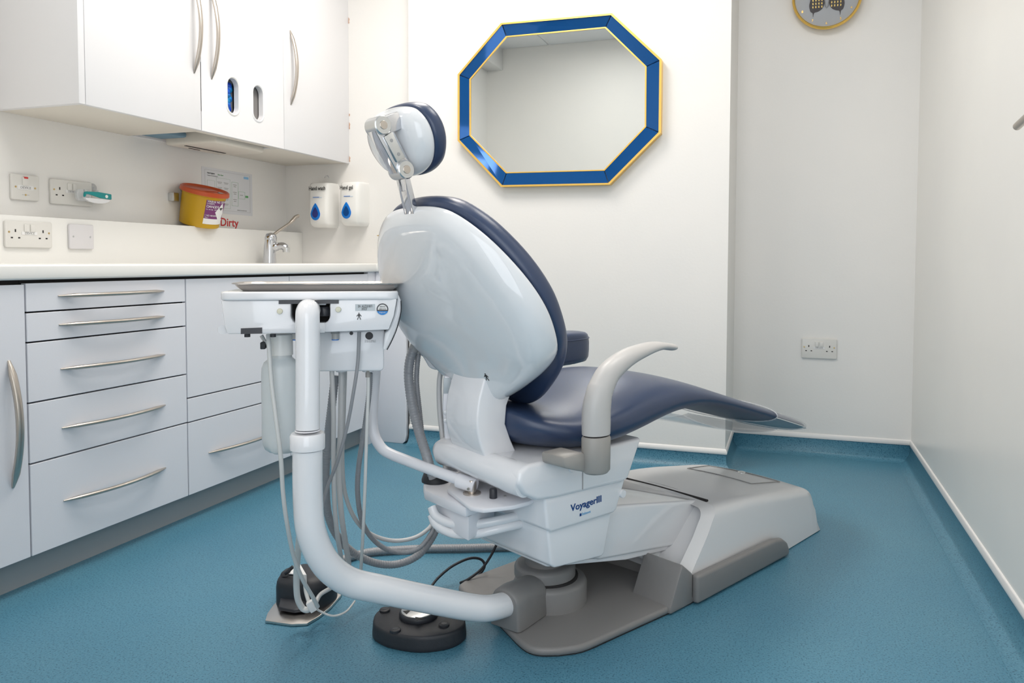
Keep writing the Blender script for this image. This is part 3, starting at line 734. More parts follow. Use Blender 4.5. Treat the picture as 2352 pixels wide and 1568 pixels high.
# front arch: slanted leading edge so that the foot of the cover reaches x=.43
def slant(ring, x0f, x1f):
    zt_ = max(p.z for p in ring); return [V(x0f+(x1f-x0f)*((p.z-.07)/(zt_-.07)) if p.z > .07 else x0f, p.y, max(p.z, .07)) for p in ring]
base0 = section(.6, .214, .235, -.243, .035, .07)
lead = slant(base0, .432, .605)
inner_ = [V(p.x-.028, p.y*.90-.0, .07+(p.z-.07)*.93) for p in slant(section(.6, .210, .235, -.243, .035, .07), .43, .60)]
mid = slant(section(.62, .213, .235, -.243, .035, .03), .50, .65)
MB().loft([lead, slant(section(.6, .213, .235, -.243, .035, .05), .52, .66)]+secs[2:]).build('base_cover', basec_m, chair, ang=28)
lip = [V(p.x-.035, YC0+(p.y-YC0)*.88, p.z-.004 if p.z > .08 else p.z) for p in lead]
MB().loft([lip, [V(p.x+.001, p.y, p.z) for p in lead]], cap=False).build('cover_front_rim', basec_m, chair, ang=60)
MB().add([V(p.x+.02, YC0+(p.y-YC0)*.86, p.z) for p in lead], [tuple(range(len(lead)))]).build('cover_opening', gapd_m, chair)
# service hatch on top of the cover with catch
hz = .19
hq = [K.z(*q, hz_) for q, hz_ in (((1605, 1063), .181), ((1640, 1056), .178), ((1765, 1080), .171), ((1755, 1087), .172), ((1702, 1093), .176))]
hp = [V(.93, .12, 0), V(1.09, .14, 0), V(1.09, -.13, 0), V(.93, -.12, 0)]
def ztop_at(x): 
    xs = [(.6, .214), (.75, .206), (.85, .194), (.95, .179), (1.05, .165), (1.115, .154)]
    for (a, za_), (b, zb2) in zip(xs, xs[1:]):
        if x <= b: return za_+(zb2-za_)*(x-a)/(b-a)
    return .158
mbh = MB()
def crown(y): f = max(0, min(1, (y+.188)/.368)); return .008*(math.sin(PI*f)-1)
q4 = [V(p.x, p.y, 0) for p in hp]
for i in range(4):
    a, b = q4[i], q4[(i+1) % 4]; mbh.tube([V(c_.x, c_.y, ztop_at(c_.x)+crown(c_.y)+.0012) for c_ in [a.lerp(b, k/10) for k in range(11)]], .0013, 6)
mbh.build('hatch_outline', inkg_m, chair)
MB().tube([V(.606, -.175, .2085), V(.604, 0, .2105), V(.604, .165, .2085)], .005, 8).build('cover_gap', gapd_m, chair)
MB().lathe([(0, 0), (.014, 0), (.013, .004), (.008, .006), (0, .006)], (1.07, .0, ztop_at(1.07)-.001), 20).build('hatch_catch', alu_m, chair)
# --- grey bumper along both sides
for sy in (1, -1):
    y0 = -.245 if sy < 0 else .225; y1 = -.268 if sy < 0 else .25
    prof = [(.43, .003), (.43, .077), (.82, .070), (.862, .062), (.89, .044), (.903, .022), (.901, .003)]
    MB().xz(prof, y0, y1).build('side_bumper', grey_m, chair, bevel=.009, seg=3)
prof = [(.335, .018), (.37, .085), (.385, .115), (.43, .079), (.43, .003), (.335, .003)]
MB().xz(prof, -.253, -.13).build('bumper_front', grey_m, chair, bevel=.006, seg=2)
MB().xz(prof, .13, .24).build('bumper_front', grey_m, chair, bevel=.006, seg=2)
# --- lift arm
def armz(x): return .268-(x-.24)*.175
pr = [(.10, .29), (.24, .272), (.63, .202), (.60, .105), (.545, .098), (.19, .15), (.10, .19)]
MB().xz(pr, -.15, .15).build('lift_arm', white_m, chair, bevel=.008, seg=3)
MB().xz([(.02, .188), (.19, .152), (.545, .1), (.545, .088), (.30, .117), (.02, .178)], -.14, .10).build('lower_link', white_m, chair, bevel=.004)
MB().xz([(.36, .108), (.56, .088), (.50, .05), (.47, .045)], -.13, .08).build('link_cover', shell_m, chair, bevel=.012, seg=3)
# --- seat housing in three stepped sections
def ysec(poly, y0, y1, name, dr=.0, bev=.012, m=white_m):
    # tapered prism: near and far faces follow the profile
    return MB().prism(poly, lambda a, b: (a, y0, b), lambda a, b: (a, y1, b)).build(name, m, chair, bevel=bev, seg=4, ang=30)
ysec([(-.025, .30), (-.012, .205), (.0, .195), (.155, .178), (.165, .184), (.197, .30)], -.186, .115, 'lower_housing', bev=.011)
ysec([(-.045, .38), (-.034, .292), (-.022, .283), (.185, .278), (.196, .285), (.24, .38)], -.197, .118, 'middle_housing', bev=.011)
up_ = [(.277, .445), (.226, .352), (.205, .349), (-.02, .359), (-.075, .366), (-.108, .386), (-.128, .412), (-.122, .436), (-.10, .448), (-.03, .445)]
ysec(up_, -.207, .075, 'upper_housing', bev=.010)
# drum across the back of the housing
MB().tube([(-.094, -.196, .409), (-.096, -.16, .412), (-.106, -.08, .420), (-.112, .0, .427), (-.114, .06, .430), (-.112, .082, .430)], [.034, .036, .032, .030, .033, .022], 28).build('rear_drum', white_m, chair, ang=50)
for c in ((.03, -.2085, .417), ):
    MB().lathe([(0, -.002), (.009, -.002), (.010, 0), (.010, .004), (0, .004)], c, 20, 'Y').build('screw_cap', white_m, chair)
MB().lathe([(0, -.002), (.009, -.002), (.010, 0), (.010, .004), (0, .004)], (.215, -.199, .318), 20, 'Y').build('screw_cap', white_m, chair)
MB().box((.064, -.2085, .362), (.0655, -.2065, .443)).build('panel_joint', inkg_m, chair)
q = K.y(1311, 1174, -.198); q2 = K.y(1379, 1160, -.198)
text('model_print', 'VoyagerIII', .0215, logo_m, chair, q.x, -.1978, q.z-.0005, fit=q2.x-q.x+.004, bold=.0003)
q = K.y(1332, 1185, -.198)
MB().box((q.x, -.1982, q.z-.0005), (q.x+.005, -.1972, q.z+.0055)).build('maker_print', logo_m, chair)
text('maker_print', 'Belmont', .0085, lblue_m, chair, q.x+.007, -.1978, q.z)
# --- link carrying the backrest
lk = [(-.115, .635), (-.128, .60), (-.140, .56), (-.142, .51), (-.128, .46), (-.105, .425), (-.02, .425), (-.045, .47), (-.062, .51), (-.058, .55), (-.045, .575), (-.07, .62)]
lks = [(p.x, p.z) for p in spline([V(a, 0, b) for a, b in lk[:6]], 5)]+lk[6:]
MB().xz(lks, -.092, .022).build('back_link', white_m, chair, bevel=.012, seg=3, bang=40)
MB().box((-.10, -.10, .432), (-.02, .03, .440)).build('link_gap', gapd_m, chair)
# --- upholstery helpers
def pillow(name, m, outline, rings, P, parent=chair, sub=1, ang=70):
    # outline: list of (a, b); rings: (scale about centre, offset); P maps (a, b, off) -> 3D
    ca = sum(a for a, b in outline)/len(outline); cb = sum(b for a, b in outline)/len(outline)
    R = [[P(ca+(a-ca)*k, cb+(b-cb)*k, o) for a, b in outline] for k, o in rings]
    return MB().loft(R).build(name, m, parent, ang=ang, sub=sub)
nB = V(.848, 0, .53); dB = V(-.53, 0, .848); oB = V(-.012, YC0, .575)
def PB(s_, y_, off): return oB+dB*s_+nB*off+V(0, y_, 0)
half = [(-.008, .0), (.004, .04), (.026, .09), (.056, .145), (.088, .195), (.13, .238), (.19, .258), (.24, .262), (.29, .252), (.34, .230), (.39, .198), (.43, .160), (.460, .118), (.474, .07), (.478, .0)]
def sym(h): return [(s_, y_) for s_, y_ in h]+[(s_, -y_) for s_, y_ in h[-2:0:-1]]
shl = [(p.x, p.y) for p in spline([V(a, b, 0) for a, b in sym(half)], 2, True)]
pillow('backrest_shell', shell_m, shl, [(.9, .015), (.995, .014), (1.0, .004), (.985, -.016), (.955, -.033), (.91, -.047), (.84, -.056), (.70, -.064), (.48, -.070), (.22, -.072), (.02, -.072)], lambda a, b, o: PB(a, b, o*(1.15-1.3*a)-.030*max(0, 1-(a+.01)/.12)), sub=1)
halfc = [(-.062, .0), (-.057, .035), (-.035, .08), (.0, .125), (.045, .175), (.09, .212), (.14, .238), (.19, .25), (.24, .255), (.29, .247), (.34, .228), (.39, .197), (.43, .162), (.462, .118), (.477, .07), (.482, .0)]
csh = [(p.x, p.y) for p in spline([V(a, b, 0) for a, b in sym(halfc)], 2, True)]
pillow('backrest_cushion', navy_m, csh, [(.88, .012), (.97, .013), (1.0, .020), (1.004, .032), (.995, .045), (.965, .055), (.90, .062), (.75, .066), (.45, .064), (.15, .060), (.02, .060)], lambda a, b, o: PB(a, b, o), sub=1)
# figure symbol (type B applied part) low on the shell
def figure(parent, M, s_, m=ink_m):
    f = MB(); 
    def X(x, z, y=0): return M @ V(x*s_, y, z*s_)
    def poly(ps, d=.0005): f.prism(ps, lambda a, b: tuple(X(a, b, 0)), lambda a, b: tuple(X(a, b, d)))
    poly([(.08*math.cos(a), .86+.08*math.sin(a)) for a in [2*PI*k/12 for k in range(12)]])
    poly([(-.12, .74), (.12, .74), (.08, .42), (-.08, .42)])
    poly([(-.12, .74), (-.06, .66), (-.28, .42), (-.34, .48)]); poly([(.12, .74), (.34, .48), (.28, .42), (.06, .66)])
    poly([(-.08, .44), (.0, .44), (-.16, .0), (-.27, .0)]); poly([(.08, .44), (.27, .0), (.16, .0), (.0, .44)])
    return f.build('figure_symbol', m, parent, smooth=False)
# orientation: x along -w (near side is right), z up the shell, normal to the back
def hit(px, py):
    dg = bpy.context.evaluated_depsgraph_get(); d = ray(px, py).normalized()
    ok, loc, nor, idx, ob, mx = S.ray_cast(dg, CAM, d)
    return loc, nor
hl_, hn = hit(1117, 864)
upv = (UP-hn*UP.dot(hn)).normalized(); rtv = upv.cross(hn)
base = hl_+hn*.0006-upv*.010
Mw = Matrix(((rtv.x, hn.x, upv.x, base.x), (rtv.y, hn.y, upv.y, base.y), (rtv.z, hn.z, upv.z, base.z), (0, 0, 0, 1)))
Kinv = (Matrix.Translation(K.o) @ Matrix.Rotation(K.a, 4, 'Z')).inverted()
figure(chair, Kinv @ Mw, .019)
# --- seat and leg rest
ST = [(-.062, .535, .50, .05), (-.058, .542, .485, .085), (-.045, .545, .470, .115), (-.02, .542, .456, .145), (.015, .537, .446, .172), (.055, .536, .437, .196), (.10, .544, .431, .212), (.145, .556, .431, .222), (.19, .568, .434, .226), (.27, .583, .444, .225), (.35, .588, .462, .223), (.43, .575, .474, .22), (.52, .550, .476, .216), (.62, .518, .457, .212), (.74, .482, .425, .208), (.86, .446, .392, .204), (.97, .412, .362, .197), (1.06, .385, .337, .185), (1.13, .362, .320, .165), (1.175, .344, .310, .13), (1.195, .332, .313, .08)]
def seatring(x, zt_, zb_, hw, yc=YC0, grow=0, n=40):
    out = []; h = (zt_-zb_)/2+grow; c = (zt_+zb_)/2; hw += grow
    for k in range(n):
        a = 2*PI*k/n; ca, sa = math.cos(a), math.sin(a)
        ex = 2.5 if sa > 0 else 2.4
        y = hw*math.copysign(abs(ca)**(2/ex), ca)*(1 if sa > 0 else (1-.12*abs(sa)))
        z = h*math.copysign(abs(sa)**(2/ex), sa)
        out.append(V(x, yc+y, c+z))
    return out
def interp(x):
    for a, b in zip(ST, ST[1:]):
        if x <= b[0]: f = (x-a[0])/(b[0]-a[0]); return [a[i]+(b[i]-a[i])*f for i in range(4)]
    return list(ST[-1])
MB().loft([seatring(*s_) for s_ in ST]).build('seat_cushion', navy_m, chair, sub=2, ang=70)
# clear vinyl foot cover over the end of the leg rest, with a seam line and puckers
fc = [seatring(*interp(x), grow=.0035+(.0016*math.sin(x*260) if x > 1.08 else 0)) for x in [.87+.0125*k for k in range(26)]]
lastc = seatring(1.203, .336, .308, .085, grow=.003)
MB().loft(fc+[lastc, seatring(1.206, .328, .315, .04)], cap=False).build('foot_cover', clear_m, chair, ang=60)
ring0 = seatring(*interp(.868), grow=.005); MB().tube(ring0+[ring0[0]], .0018, 6).build('foot_cover_hem', clear_m, chair)
sl = [V(x, YC0-(interp(x)[3]+.004)*(.998), (interp(x)[1]+interp(x)[2])/2-.004) for x in [.87+.03*k for k in range(11)]]
MB().tube(sl, .0014, 6).build('foot_cover_seam', hosew_m, chair)
# loose vinyl strap sagging beneath the calf
sg = []
for k in range(15):
    f = k/14; x = .45+(.93-.45)*f; z = K.y(1585+f*210, 950+31*f+22*math.sin(PI*f)**.8, -.20).z
    sg.append([V(x, -.205, z+.001), V(x, -.205, z-.0015), V(x, .12, z-.0015-.01*math.sin(PI*f)), V(x, .12, z+.001-.01*math.sin(PI*f))])
MB().loft(sg).build('vinyl_strap', clear_m, chair, ang=80)
MB().box((.52, -.16, .43), (.78, .1, .452), Matrix.Translation(V(0, 0, .245)) @ Matrix.Rotation(math.radians(14), 4, 'Y') @ Matrix.Translation(V(-.0, 0, -.06))).build('calf_plate', dark_m, chair, bevel=.006)
# --- near armrest: bracket, post, swept arm
bk_ = [(-.055, .462), (-.045, .436), (.0, .421), (.045, .418), (.078, .424), (.078, .500), (.004, .500), (.004, .468)]
MB().xz([(.064, .463), (.064, .438), (.03, .43)][:0]+[(-.058, .468), (-.056, .445), (-.03, .436), (.02, .420), (.03, .45), (.0, .468)], -.27, -.20).build('armrest_bracket', greya_m, chair, bevel=.006, seg=2)
def oval(c, rx, ry, z, n=28, sk=0): return [V(c[0]+rx*math.cos(2*PI*k/n), c[1]+ry*math.sin(2*PI*k/n), z+sk*math.cos(2*PI*k/n)) for k in range(n)]
ac = (.037, -.272)
MB().loft([oval(ac, .028, .024, .420), oval(ac, .034, .028, .426), oval(ac, .0345, .0285, .494), oval(ac, .032, .026, .499)]).build('armrest_socket', greya_m, chair, ang=50)
cyl2 = MB().loft([oval(ac, .029, .023, .4985), oval(ac, .029, .023, .5025)]).build('armrest_gap', gapd_m, chair)
arm_pts = [(.037, .5025, .034, .0275), (.037, .52, .0345, .028), (.037, .55, .0345, .028), (.040, .572, .034, .0275)]
R = [oval((x, ac[1]), rx, ry, z) for x, z, rx, ry in arm_pts]
sw = spline([V(.047, 0, .592), V(.075, 0, .628), (V(.13, 0, .655)), V(.19, 0, .669), V(.245, 0, .675), V(.295, 0, .669)], 5)
for i, p in enumerate(sw):
    t_ = (sw[min(i+1, len(sw)-1)]-sw[max(i-1, 0)]).normalized(); nn = V(-t_.z, 0, t_.x)
    f = i/(len(sw)-1); th_ = .030*(1-f)+.0085*f; th_ = .030-.0215*min(1, f*1.15); yy = .0275-.004*f
    R.append([p+nn*(-th_*math.cos(2*PI*k/28))+V(0, ac[1]+yy*math.sin(2*PI*k/28), 0) for k in range(28)])
R.append([p*.35+sum((q_ for q_ in R[-1]), V(0, 0, 0))/28*.65+V(.004, 0, 0) for p in R[-1]])
MB().loft(R).build('armrest', greyl_m, chair, ang=60)
# --- far armrest with navy pad, seen behind the backrest
fa = [V(p.x, p.y, 0) for p in spline([V(.30, .27, 0), V(.40, .27, 0), V(.56, .275, 0), V(.635, .30, 0), V(.655, .34, 0), V(.63, .375, 0), V(.5, .385, 0), V(.3, .37, 0), V(.2, .34, 0), V(.22, .29, 0)], 4, True)]
fo = [(p.x, p.y) for p in fa]
pillow('far_armrest_pad', navy_m, fo, [(.93, .545), (1.0, .555), (1.01, .615), (.98, .638), (.88, .646), (.5, .648), (.1, .648)], lambda a, b, o: V(a, b, o), sub=1)
MB().tube([V(p.x, p.y, .624) for p in spline([V(a*1.0, b, 0) for a, b in fo[::4]], 3, True)], .002, 6).build('pad_piping', navy_m, chair)
MB().tube(spline([V(.42, .33, .575), V(.40, .3, .5), V(.2, .25, .44), V(.1, .12, .42)]), .018, 12).build('far_armrest_bracket', greya_m, chair, ang=60)
# --- headrest
nH = V(.93, 0, .37).normalized(); dH = V(-.37, 0, .93).normalized(); oH = V(-.262, .016, 1.119)
def PH(a, b, o): return oH+dH*a+nH*o+V(0, b, 0)
hs_ = [(-.076, 0), (-.070, .040), (-.050, .077), (-.012, .101), (.026, .101), (.056, .079), (.068, .044), (.071, 0)]
ho = [(p.x, p.y) for p in spline([V(a, b, 0) for a, b in sym(hs_)], 3, True)]
pillow('headrest_shell', shell_m, ho, [(.9, .014), (.99, .013), (1.0, .003), (.965, -.010), (.88, -.021), (.72, -.029), (.48, -.034), (.2, -.036), (.02, -.036)], PH, sub=1)
pillow('headrest_cushion', navy_m, ho, [(.9, .012), (1.0, .013), (1.03, .018), (1.045, .027), (1.035, .037), (.98, .045), (.85, .050), (.5, .050), (.1, .048)], PH, sub=1)
p1 = K.y(921, 391, YC0); p2 = K.y(868, 290, YC0); p0 = K.y(940, 470, YC0)
br = thing  # keep name short
def cylY(c, r, y0, y1, m, name, parent, bev=.002): return MB().lathe([(0, y0), (r-bev, y0), (r, y0+bev), (r, y1-bev), (r-bev, y1), (0, y1)], (c.x, c.y, c.z), 28, 'Y').build(name, m, parent, ang=40)
lkm = None
dL = (p2-p1).normalized(); nL = V(dL.z, 0, -dL.x)
Lk = (p2-p1).length
def plate_between(a, b, wdt, y0, y1, m, name, bev=.003, e=0):
    d_ = (b-a).normalized(); n_ = V(d_.z, 0, -d_.x); a = a-d_*e; b = b+d_*e
    pts = [a+n_*wdt, b+n_*wdt, b-n_*wdt, a-n_*wdt]
    return MB().prism([(p.x, p.z) for p in pts], lambda x, z: (x, YC0+y0, z), lambda x, z: (x, YC0+y1, z)).build(name, m, chair, bevel=bev, seg=2)
ba = plate_between(p1, p2, .019, -.015, .016, chrome_m, 'headrest_link', .003)
for c, nm in ((p1, 'lower_joint'), (p2, 'upper_joint')):
    j = cylY(c, .019, -.021, .021, alu_m, nm, chair)
    cylY(c, .0085, -.0225, -.018, nick_m, 'joint_pin', j, .0005)
    cylY(c, .0165, -.044, .048, chrome_m, 'joint_core', j, .001) if False else None
pm = plate_between(p1.lerp(p2, .22), p1.lerp(p2, .80), .0115, -.0205, -.014, alu_m, 'link_cover_plate', .002)
for f in (.35, .66):
    c = p1.lerp(p2, f); cylY(c, .0035, -.0215, -.0195, inkg_m, 'plate_screw', pm, .0004)
# stem into the backrest: a fork of two bars joined low down
mb = MB()
d_ = (p1-p0).normalized(); n_ = V(d_.z, 0, -d_.x)
for y0, y1 in ((-.017, -.008), (.008, .017)):
    a, b = p0-d_*.03, p1
    mb.prism([(p.x, p.z) for p in (a+n_*.006, b+n_*.006, b-n_*.006, a-n_*.006)], lambda x, z: (x, YC0+y0, z), lambda x, z: (x, YC0+y1, z))
a, b = p0-d_*.03, p0.lerp(p1, .42)
mb.prism([(p.x, p.z) for p in (a+n_*.0058, b+n_*.0058, b-n_*.0058, a-n_*.0058)], lambda x, z: (x, YC0-.012, z), lambda x, z: (x, YC0+.012, z))
mb.build('headrest_stem', chrome_m, chair, bevel=.001)
MB().box((-.03, -.016, -.012), (.02, .016, .022), Matrix.Translation(p2+V(.028, YC0-p2.y, .004)) @ Matrix.Rotation(math.radians(-25), 4, 'Y')).build('headrest_mount', chrome_m, chair, bevel=.002)
# ================================================================ ASSISTANT ARM (bracket plates, thin tube, holder)
def wz(px, py, z): return onz(px, py, z)
asst = thing('assistant_arm', 'white bracket and thin bent tube carrying the assistant hoses, left of the chair', 'arm', (0, 0, 0))
def polyz(name, px, z, z0, z1, m, parent=asst, bev=.003, seg=2, rnd=None):
    pts = [onz(a, b, z) for a, b in px]; pts = [(p.x, p.y) for p in pts]
    if rnd: pts = [(p.x, p.y) for p in spline([V(a, b, 0) for a, b in pts], rnd, True)]
    return MB().xy(pts, z0, z1).build(name, m, parent, bevel=bev, seg=seg, bang=40)
zp = .352
polyz('upper_plate', [(1027, 1122), (1040, 1098), (1120, 1085), (1240, 1140), (1214, 1151), (1180, 1160), (1140, 1165), (1110, 1168), (1080, 1163)], zp, zp-.010, zp, matt_m)
polyz('hose_plate', [(972, 1110), (985, 1098), (1040, 1080), (1090, 1120), (1110, 1150), (1070, 1165), (975, 1125)], zp-.012, zp-.036, zp-.012, matt_m, bev=.006)
polyz('lower_box', [(1004, 1150), (1060, 1120), (1136, 1150), (1076, 1187)], zp-.037, zp-.090, zp-.037, matt_m, bev=.002)
pA, pB = onz(1008, 1152, zp-.04), onz(1075, 1188, zp-.04)
# side skirt sheet with a notch for the hoses
def sk(px, py, d): return at(px, py, d)
fa_ = Frame(pA, math.degrees(math.atan2(pB.y-pA.y, pB.x-pA.x)))
skp = [fa_.y(*q_, 0) for q_ in ((1003, 1150), (1075, 1185), (1072, 1215), (1038, 1198), (1031, 1199), (1031, 1225), (1036, 1232), (1024, 1231), (1004, 1222), (994, 1210))]
so = MB().prism([(p.x, p.z) for p in skp], lambda x, z: (x, 0, z), lambda x, z: (x, .003, z)).build('side_skirt', matt_m, None, bevel=.0008)
so.location = fa_.o; so.rotation_euler = (0, 0, fa_.a); so.parent = asst
P = onz(1001, 1104, zp-.012); MB().lathe([(.001, .0), (.034, 0), (.034, .006), (.028, .022), (.014, .031), (0, .033)], P, 28).build('rubber_boot', black_m, asst, ang=60)
P = onz(1084, 1133, zp); MB().lathe([(0, 0), (.020, 0), (.020, .003), (.010, .004), (.010, .028), (.008, .031), (0, .032)], P, 24).build('pivot_pin', nick_m, asst, ang=45)
Pp = P
P = onz(1133, 1143, zp); MB().lathe([(0, 0), (.0085, 0), (.0085, .018), (.007, .021), (0, .021)], P, 20).build('stop_knob', dark_m, asst, ang=45)
MB().lathe([(0, 0), (.003, 0), (.003, .002), (0, .002)], onz(1160, 1140, zp), 10).build('socket_screw', inkg_m, asst)
dp = (Pp-CAM).dot(FW)
tubep = [at(1086, 1113, dp), at(1040, 1096, dp+.02), at(960, 1067, dp+.06), at(905, 1046, dp+.09), at(880, 1032, dp+.10), at(862, 1005, dp+.11), at(855, 970, dp+.115), at(857, 920, dp+.12), at(862, 860, dp+.12), at(866, 800, dp+.12), at(872, 740, dp+.13)]
tb = spline(tubep[:4], 4)[:-1]+spline(tubep[3:8], 7)[:-1]+spline(tubep[7:], 4)
MB().tube(tb, .0125, 18).build('bent_tube', matt_m, asst, ang=60)
e0, e1 = at(1052, 1102, dp+.015), at(1092, 1116, dp-.0)
MB().tube([e0, e1], .0165, 20).build('tube_fork', matt_m, asst, ang=50)
P = at(1075, 1123, dp-.018); MB().lathe([(0, 0), (.003, 0), (.003, .003), (0, .003)], P, 10, 'Y').build('fork_screw', nick_m, asst)
# holder head behind the backrest
hd_ = dp+.16
hpts = [at(*q_, hd_) for q_ in ((930, 690), (948, 688), (1010, 840), (1003, 852), (985, 846), (962, 806), (945, 765), (932, 720))]
fh = Frame(at(950, 760, hd_), 18)
hl = [fh.loc(p) for p in hpts]
ho_ = MB().prism([(p.x, p.z) for p in hl], lambda x, z: (x, 0, z), lambda x, z: (x, .035, z)).build('hose_holder', white_m, None, bevel=.006, seg=3)
ho_.location = fh.o; ho_.rotation_euler = (0, 0, fh.a); ho_.parent = asst
cpd = onz(1030, 1000, .0)
cd_ = dp+.05
fc_ = Frame(at(1026, 930, cd_), 30)
cp_ = [fc_.loc(at(*q_, cd_)) for q_ in ((1020, 862), (1040, 868), (1045, 1035), (1024, 1038), (1017, 935))]
o = MB().prism([(p.x, p.z) for p in cp_], lambda x, z: (x, 0, z), lambda x, z: (x, .02, z)).build('control_pad', matt_m, None, bevel=.004)
o.location = fc_.o; o.rotation_euler = (0, 0, fc_.a); o.parent = asst
ps = fc_.loc(at(1027, 885, cd_)); c0 = MB().box((ps.x-.008, -.002, ps.z-.018), (ps.x+.008, .002, ps.z+.018)).build('pad_display', screen_m, o, bevel=.001)
for yy in (947, 965):
    ps = fc_.loc(at(1024, yy, cd_)); MB().lathe([(0, -.004), (.005, -.003), (.006, 0), (0, 0)], ps, 12, 'Y').build('pad_button', white_m, o)
# white hoses looping under the bracket into the housing
for k, (y0, y1, y2) in enumerate(((1172, 1200, 1186), (1190, 1222, 1205))):
    pts = spline([at(992, y0-8, dp+.04), at(1003, y0+14, dp+.03), at(1040, y1+2, dp+.015), at(1090, y1+4, dp-.0), at(1150, y2+8, dp-.0), at(1200, y2-4, dp+.03)], 8)
    MB().tube(pts, .0105, 14).build('white_hose', white_m, asst, ang=60)

# ================================================================ DELIVERY UNIT
DU = 1.56
q0 = at(707, 728, DU); U = Frame((q0.x, q0.y, 0), 30)
du = thing('delivery_unit', 'white instrument delivery unit on a thick bent white pole at the front', 'delivery unit', U.o, 30)
lx0, lx1 = U.y(503, 680, 0).x, U.y(915, 680, 0).x
ztl, zbl = U.y(700, 669.5, 0).z, U.y(700, 689, 0).z
MB().xy(rrect(lx0, -.002, lx1, .212, .022, 6), zbl, ztl).build('lid', white_m, du, bevel=.004, seg=3, bang=50)
def ux(px, py=720): return U.y(px, py, 0).x
def uz(py, px=700): return U.y(px, py, 0).z
ft = .05
def fp(pts, name, y0, y1, m=white_m, bev=.003, parent=du, seg=2):
    pp = [U.y(a, b, y0) for a, b in pts]; return MB().prism([(p.x, p.z) for p in pp], lambda x, z: (x, y0, z), lambda x, z: (x, y1, z)).build(name, m, parent, bevel=bev, seg=seg)
fp([(508, 690), (668, 689), (668, 728), (675, 740), (684, 742), (684, 765), (522, 767), (516, 750)], 'front_panel', .004, ft, bev=.003)
fp([(758, 688), (912, 686), (905, 725), (893, 757), (745, 763), (745, 741), (752, 739), (758, 728)], 'front_panel', .004, ft, bev=.003)
fp([(683, 742), (746, 741), (746, 763.5), (683, 765.5)], 'front_sill', .004, ft, bev=.0005)
fp([(508, 690), (912, 686), (893, 757), (522, 767)], 'body', ft, .205, bev=.006)
fp([(669, 690), (757, 689), (757, 741), (669, 742)], 'recess', ft-.002, ft+.001, gapd_m, bev=0)
fp([(640, 690), (778, 689), (778, 697), (640, 698)], 'top_slot', .0025, .012, dark_m, bev=0)
MB().box((ux(690), .015, uz(702)), (ux(748), .045, uz(695))).build('pivot_plate', white_m, du, bevel=.002)
MB().lathe([(0, 0), (.028, 0), (.028, .008), (0, .008)], (ux(718), .03, uz(695)), 24).build('pivot_disc', nick_m, du, ang=45)
MB().lathe([(0, 0), (.012, 0), (.014, .012), (.010, .02), (0, .02)], (ux(742), .03, uz(728)), 16, 'Z').build('cable_gland', dark_m, du, ang=45)
for px, py in ((643, 714.5), (777, 710.5)):
    p = U.y(px, py, .004); MB().lathe([(0, -.006), (.005, -.0055), (.0058, -.004), (.0058, 0), (0, 0)], (p.x, .004, p.z), 18, 'Y').build('cream_button', mat('cream', (.72, .70, .55), .4), du)
# low notch and black feet under the front
fp([(553, 754), (602, 752), (602, 766), (553, 767)], 'notch', .0025, .02, dark_m, bev=0)
for px, py in ((568, 767), (627, 767)):
    p = U.y(px, py, .02); MB().lathe([(0, -.006), (.006, -.006), (.006, 0), (0, 0)], (p.x, .02, p.z), 14).build('rubber_foot', black_m, du)
MB().tube([U.y(512, 757, .03), U.y(508, 757, .06)], [.010, .008], 12).build('side_grip', white_m, du, bevel=0)
# stickers
def ub(px0, py0, px1, py1, name, m, y=.0036, d=.0008, parent=du):
    a = U.y(px0, py1, y); b = U.y(px1, py0, y); return MB().box((a.x, y-d, a.z), (b.x, y+d, b.z)).build(name, m, parent, smooth=False)
ub(816, 698, 861.5, 713.5, 'serial_label', screen_m)
a = U.y(822, 706, 0); b = U.y(855, 706, 0)
text('print', 'SN  AUZ3J10071', .0072, ink_m, du, a.x, .0024, a.z, fit=b.x-a.x, ext=.0002)
a = U.y(830, 712, 0); b = U.y(842, 712, 0); text('print', '2023', .0072, ink_m, du, a.x, .0024, a.z, fit=b.x-a.x, ext=.0002)
p = U.y(824.5, 734, 0); figure(du, Matrix.Translation(V(p.x, .0032, p.z)) @ Matrix.Scale(-1, 4, V(0, 1, 0)), .0155)
p = U.y(878.5, 710, 0); rs = .0122
def disc(r, c, y, a0=0, a1=360, n=32): return [(c.x+r*math.cos(math.radians(a0+(a1-a0)*k/n)), c.z+r*math.sin(math.radians(a0+(a1-a0)*k/n))) for k in range(n+(0 if a1-a0 == 360 else 1))]
st = MB().xz(disc(rs, p, 0), .0030, .0042).build('round_sticker', dark_m, du, smooth=False)
MB().xz(disc(rs*.80, p, 0, -8, 188), .0026, .0034).build('sticker_window', paper_m, st, smooth=False)
MB().xz(disc(rs*1.0, p, 0, 200, 340), .0024, .0033).build('sticker_base', mat('cyan_print', (.0, .22, .62), .4), st, smooth=False)
for k, (bdy, z, sz, m_) in enumerate((('SERVICE', .0042, .0034, ink_m), ('0800 0199', -.0008, .0034, ink_m), ('Engineer', -.0078, .0036, paper_m))):
    text('print', bdy, sz, m_, st, p.x, .0021, p.z+z, align='CENTER', ext=.0002)
# right side cover with dark gasket line
sc_ = [(913, 672), (921, 690), (921, 715), (912, 750), (900, 780), (887, 804), (880, 803), (884, 765), (893, 757), (905, 725), (912, 688)]
fp(sc_, 'side_cover', .03, .175, white_m, .003)
gl = [U.y(a, b, .028) for a, b in ((921, 690), (921, 715), (913, 750), (901, 780), (889, 803))]
MB().tube([V(q.x, q.y, q.z) for q in spline(gl, 4)], .0011, 8).build('gasket_line', black_m, du)
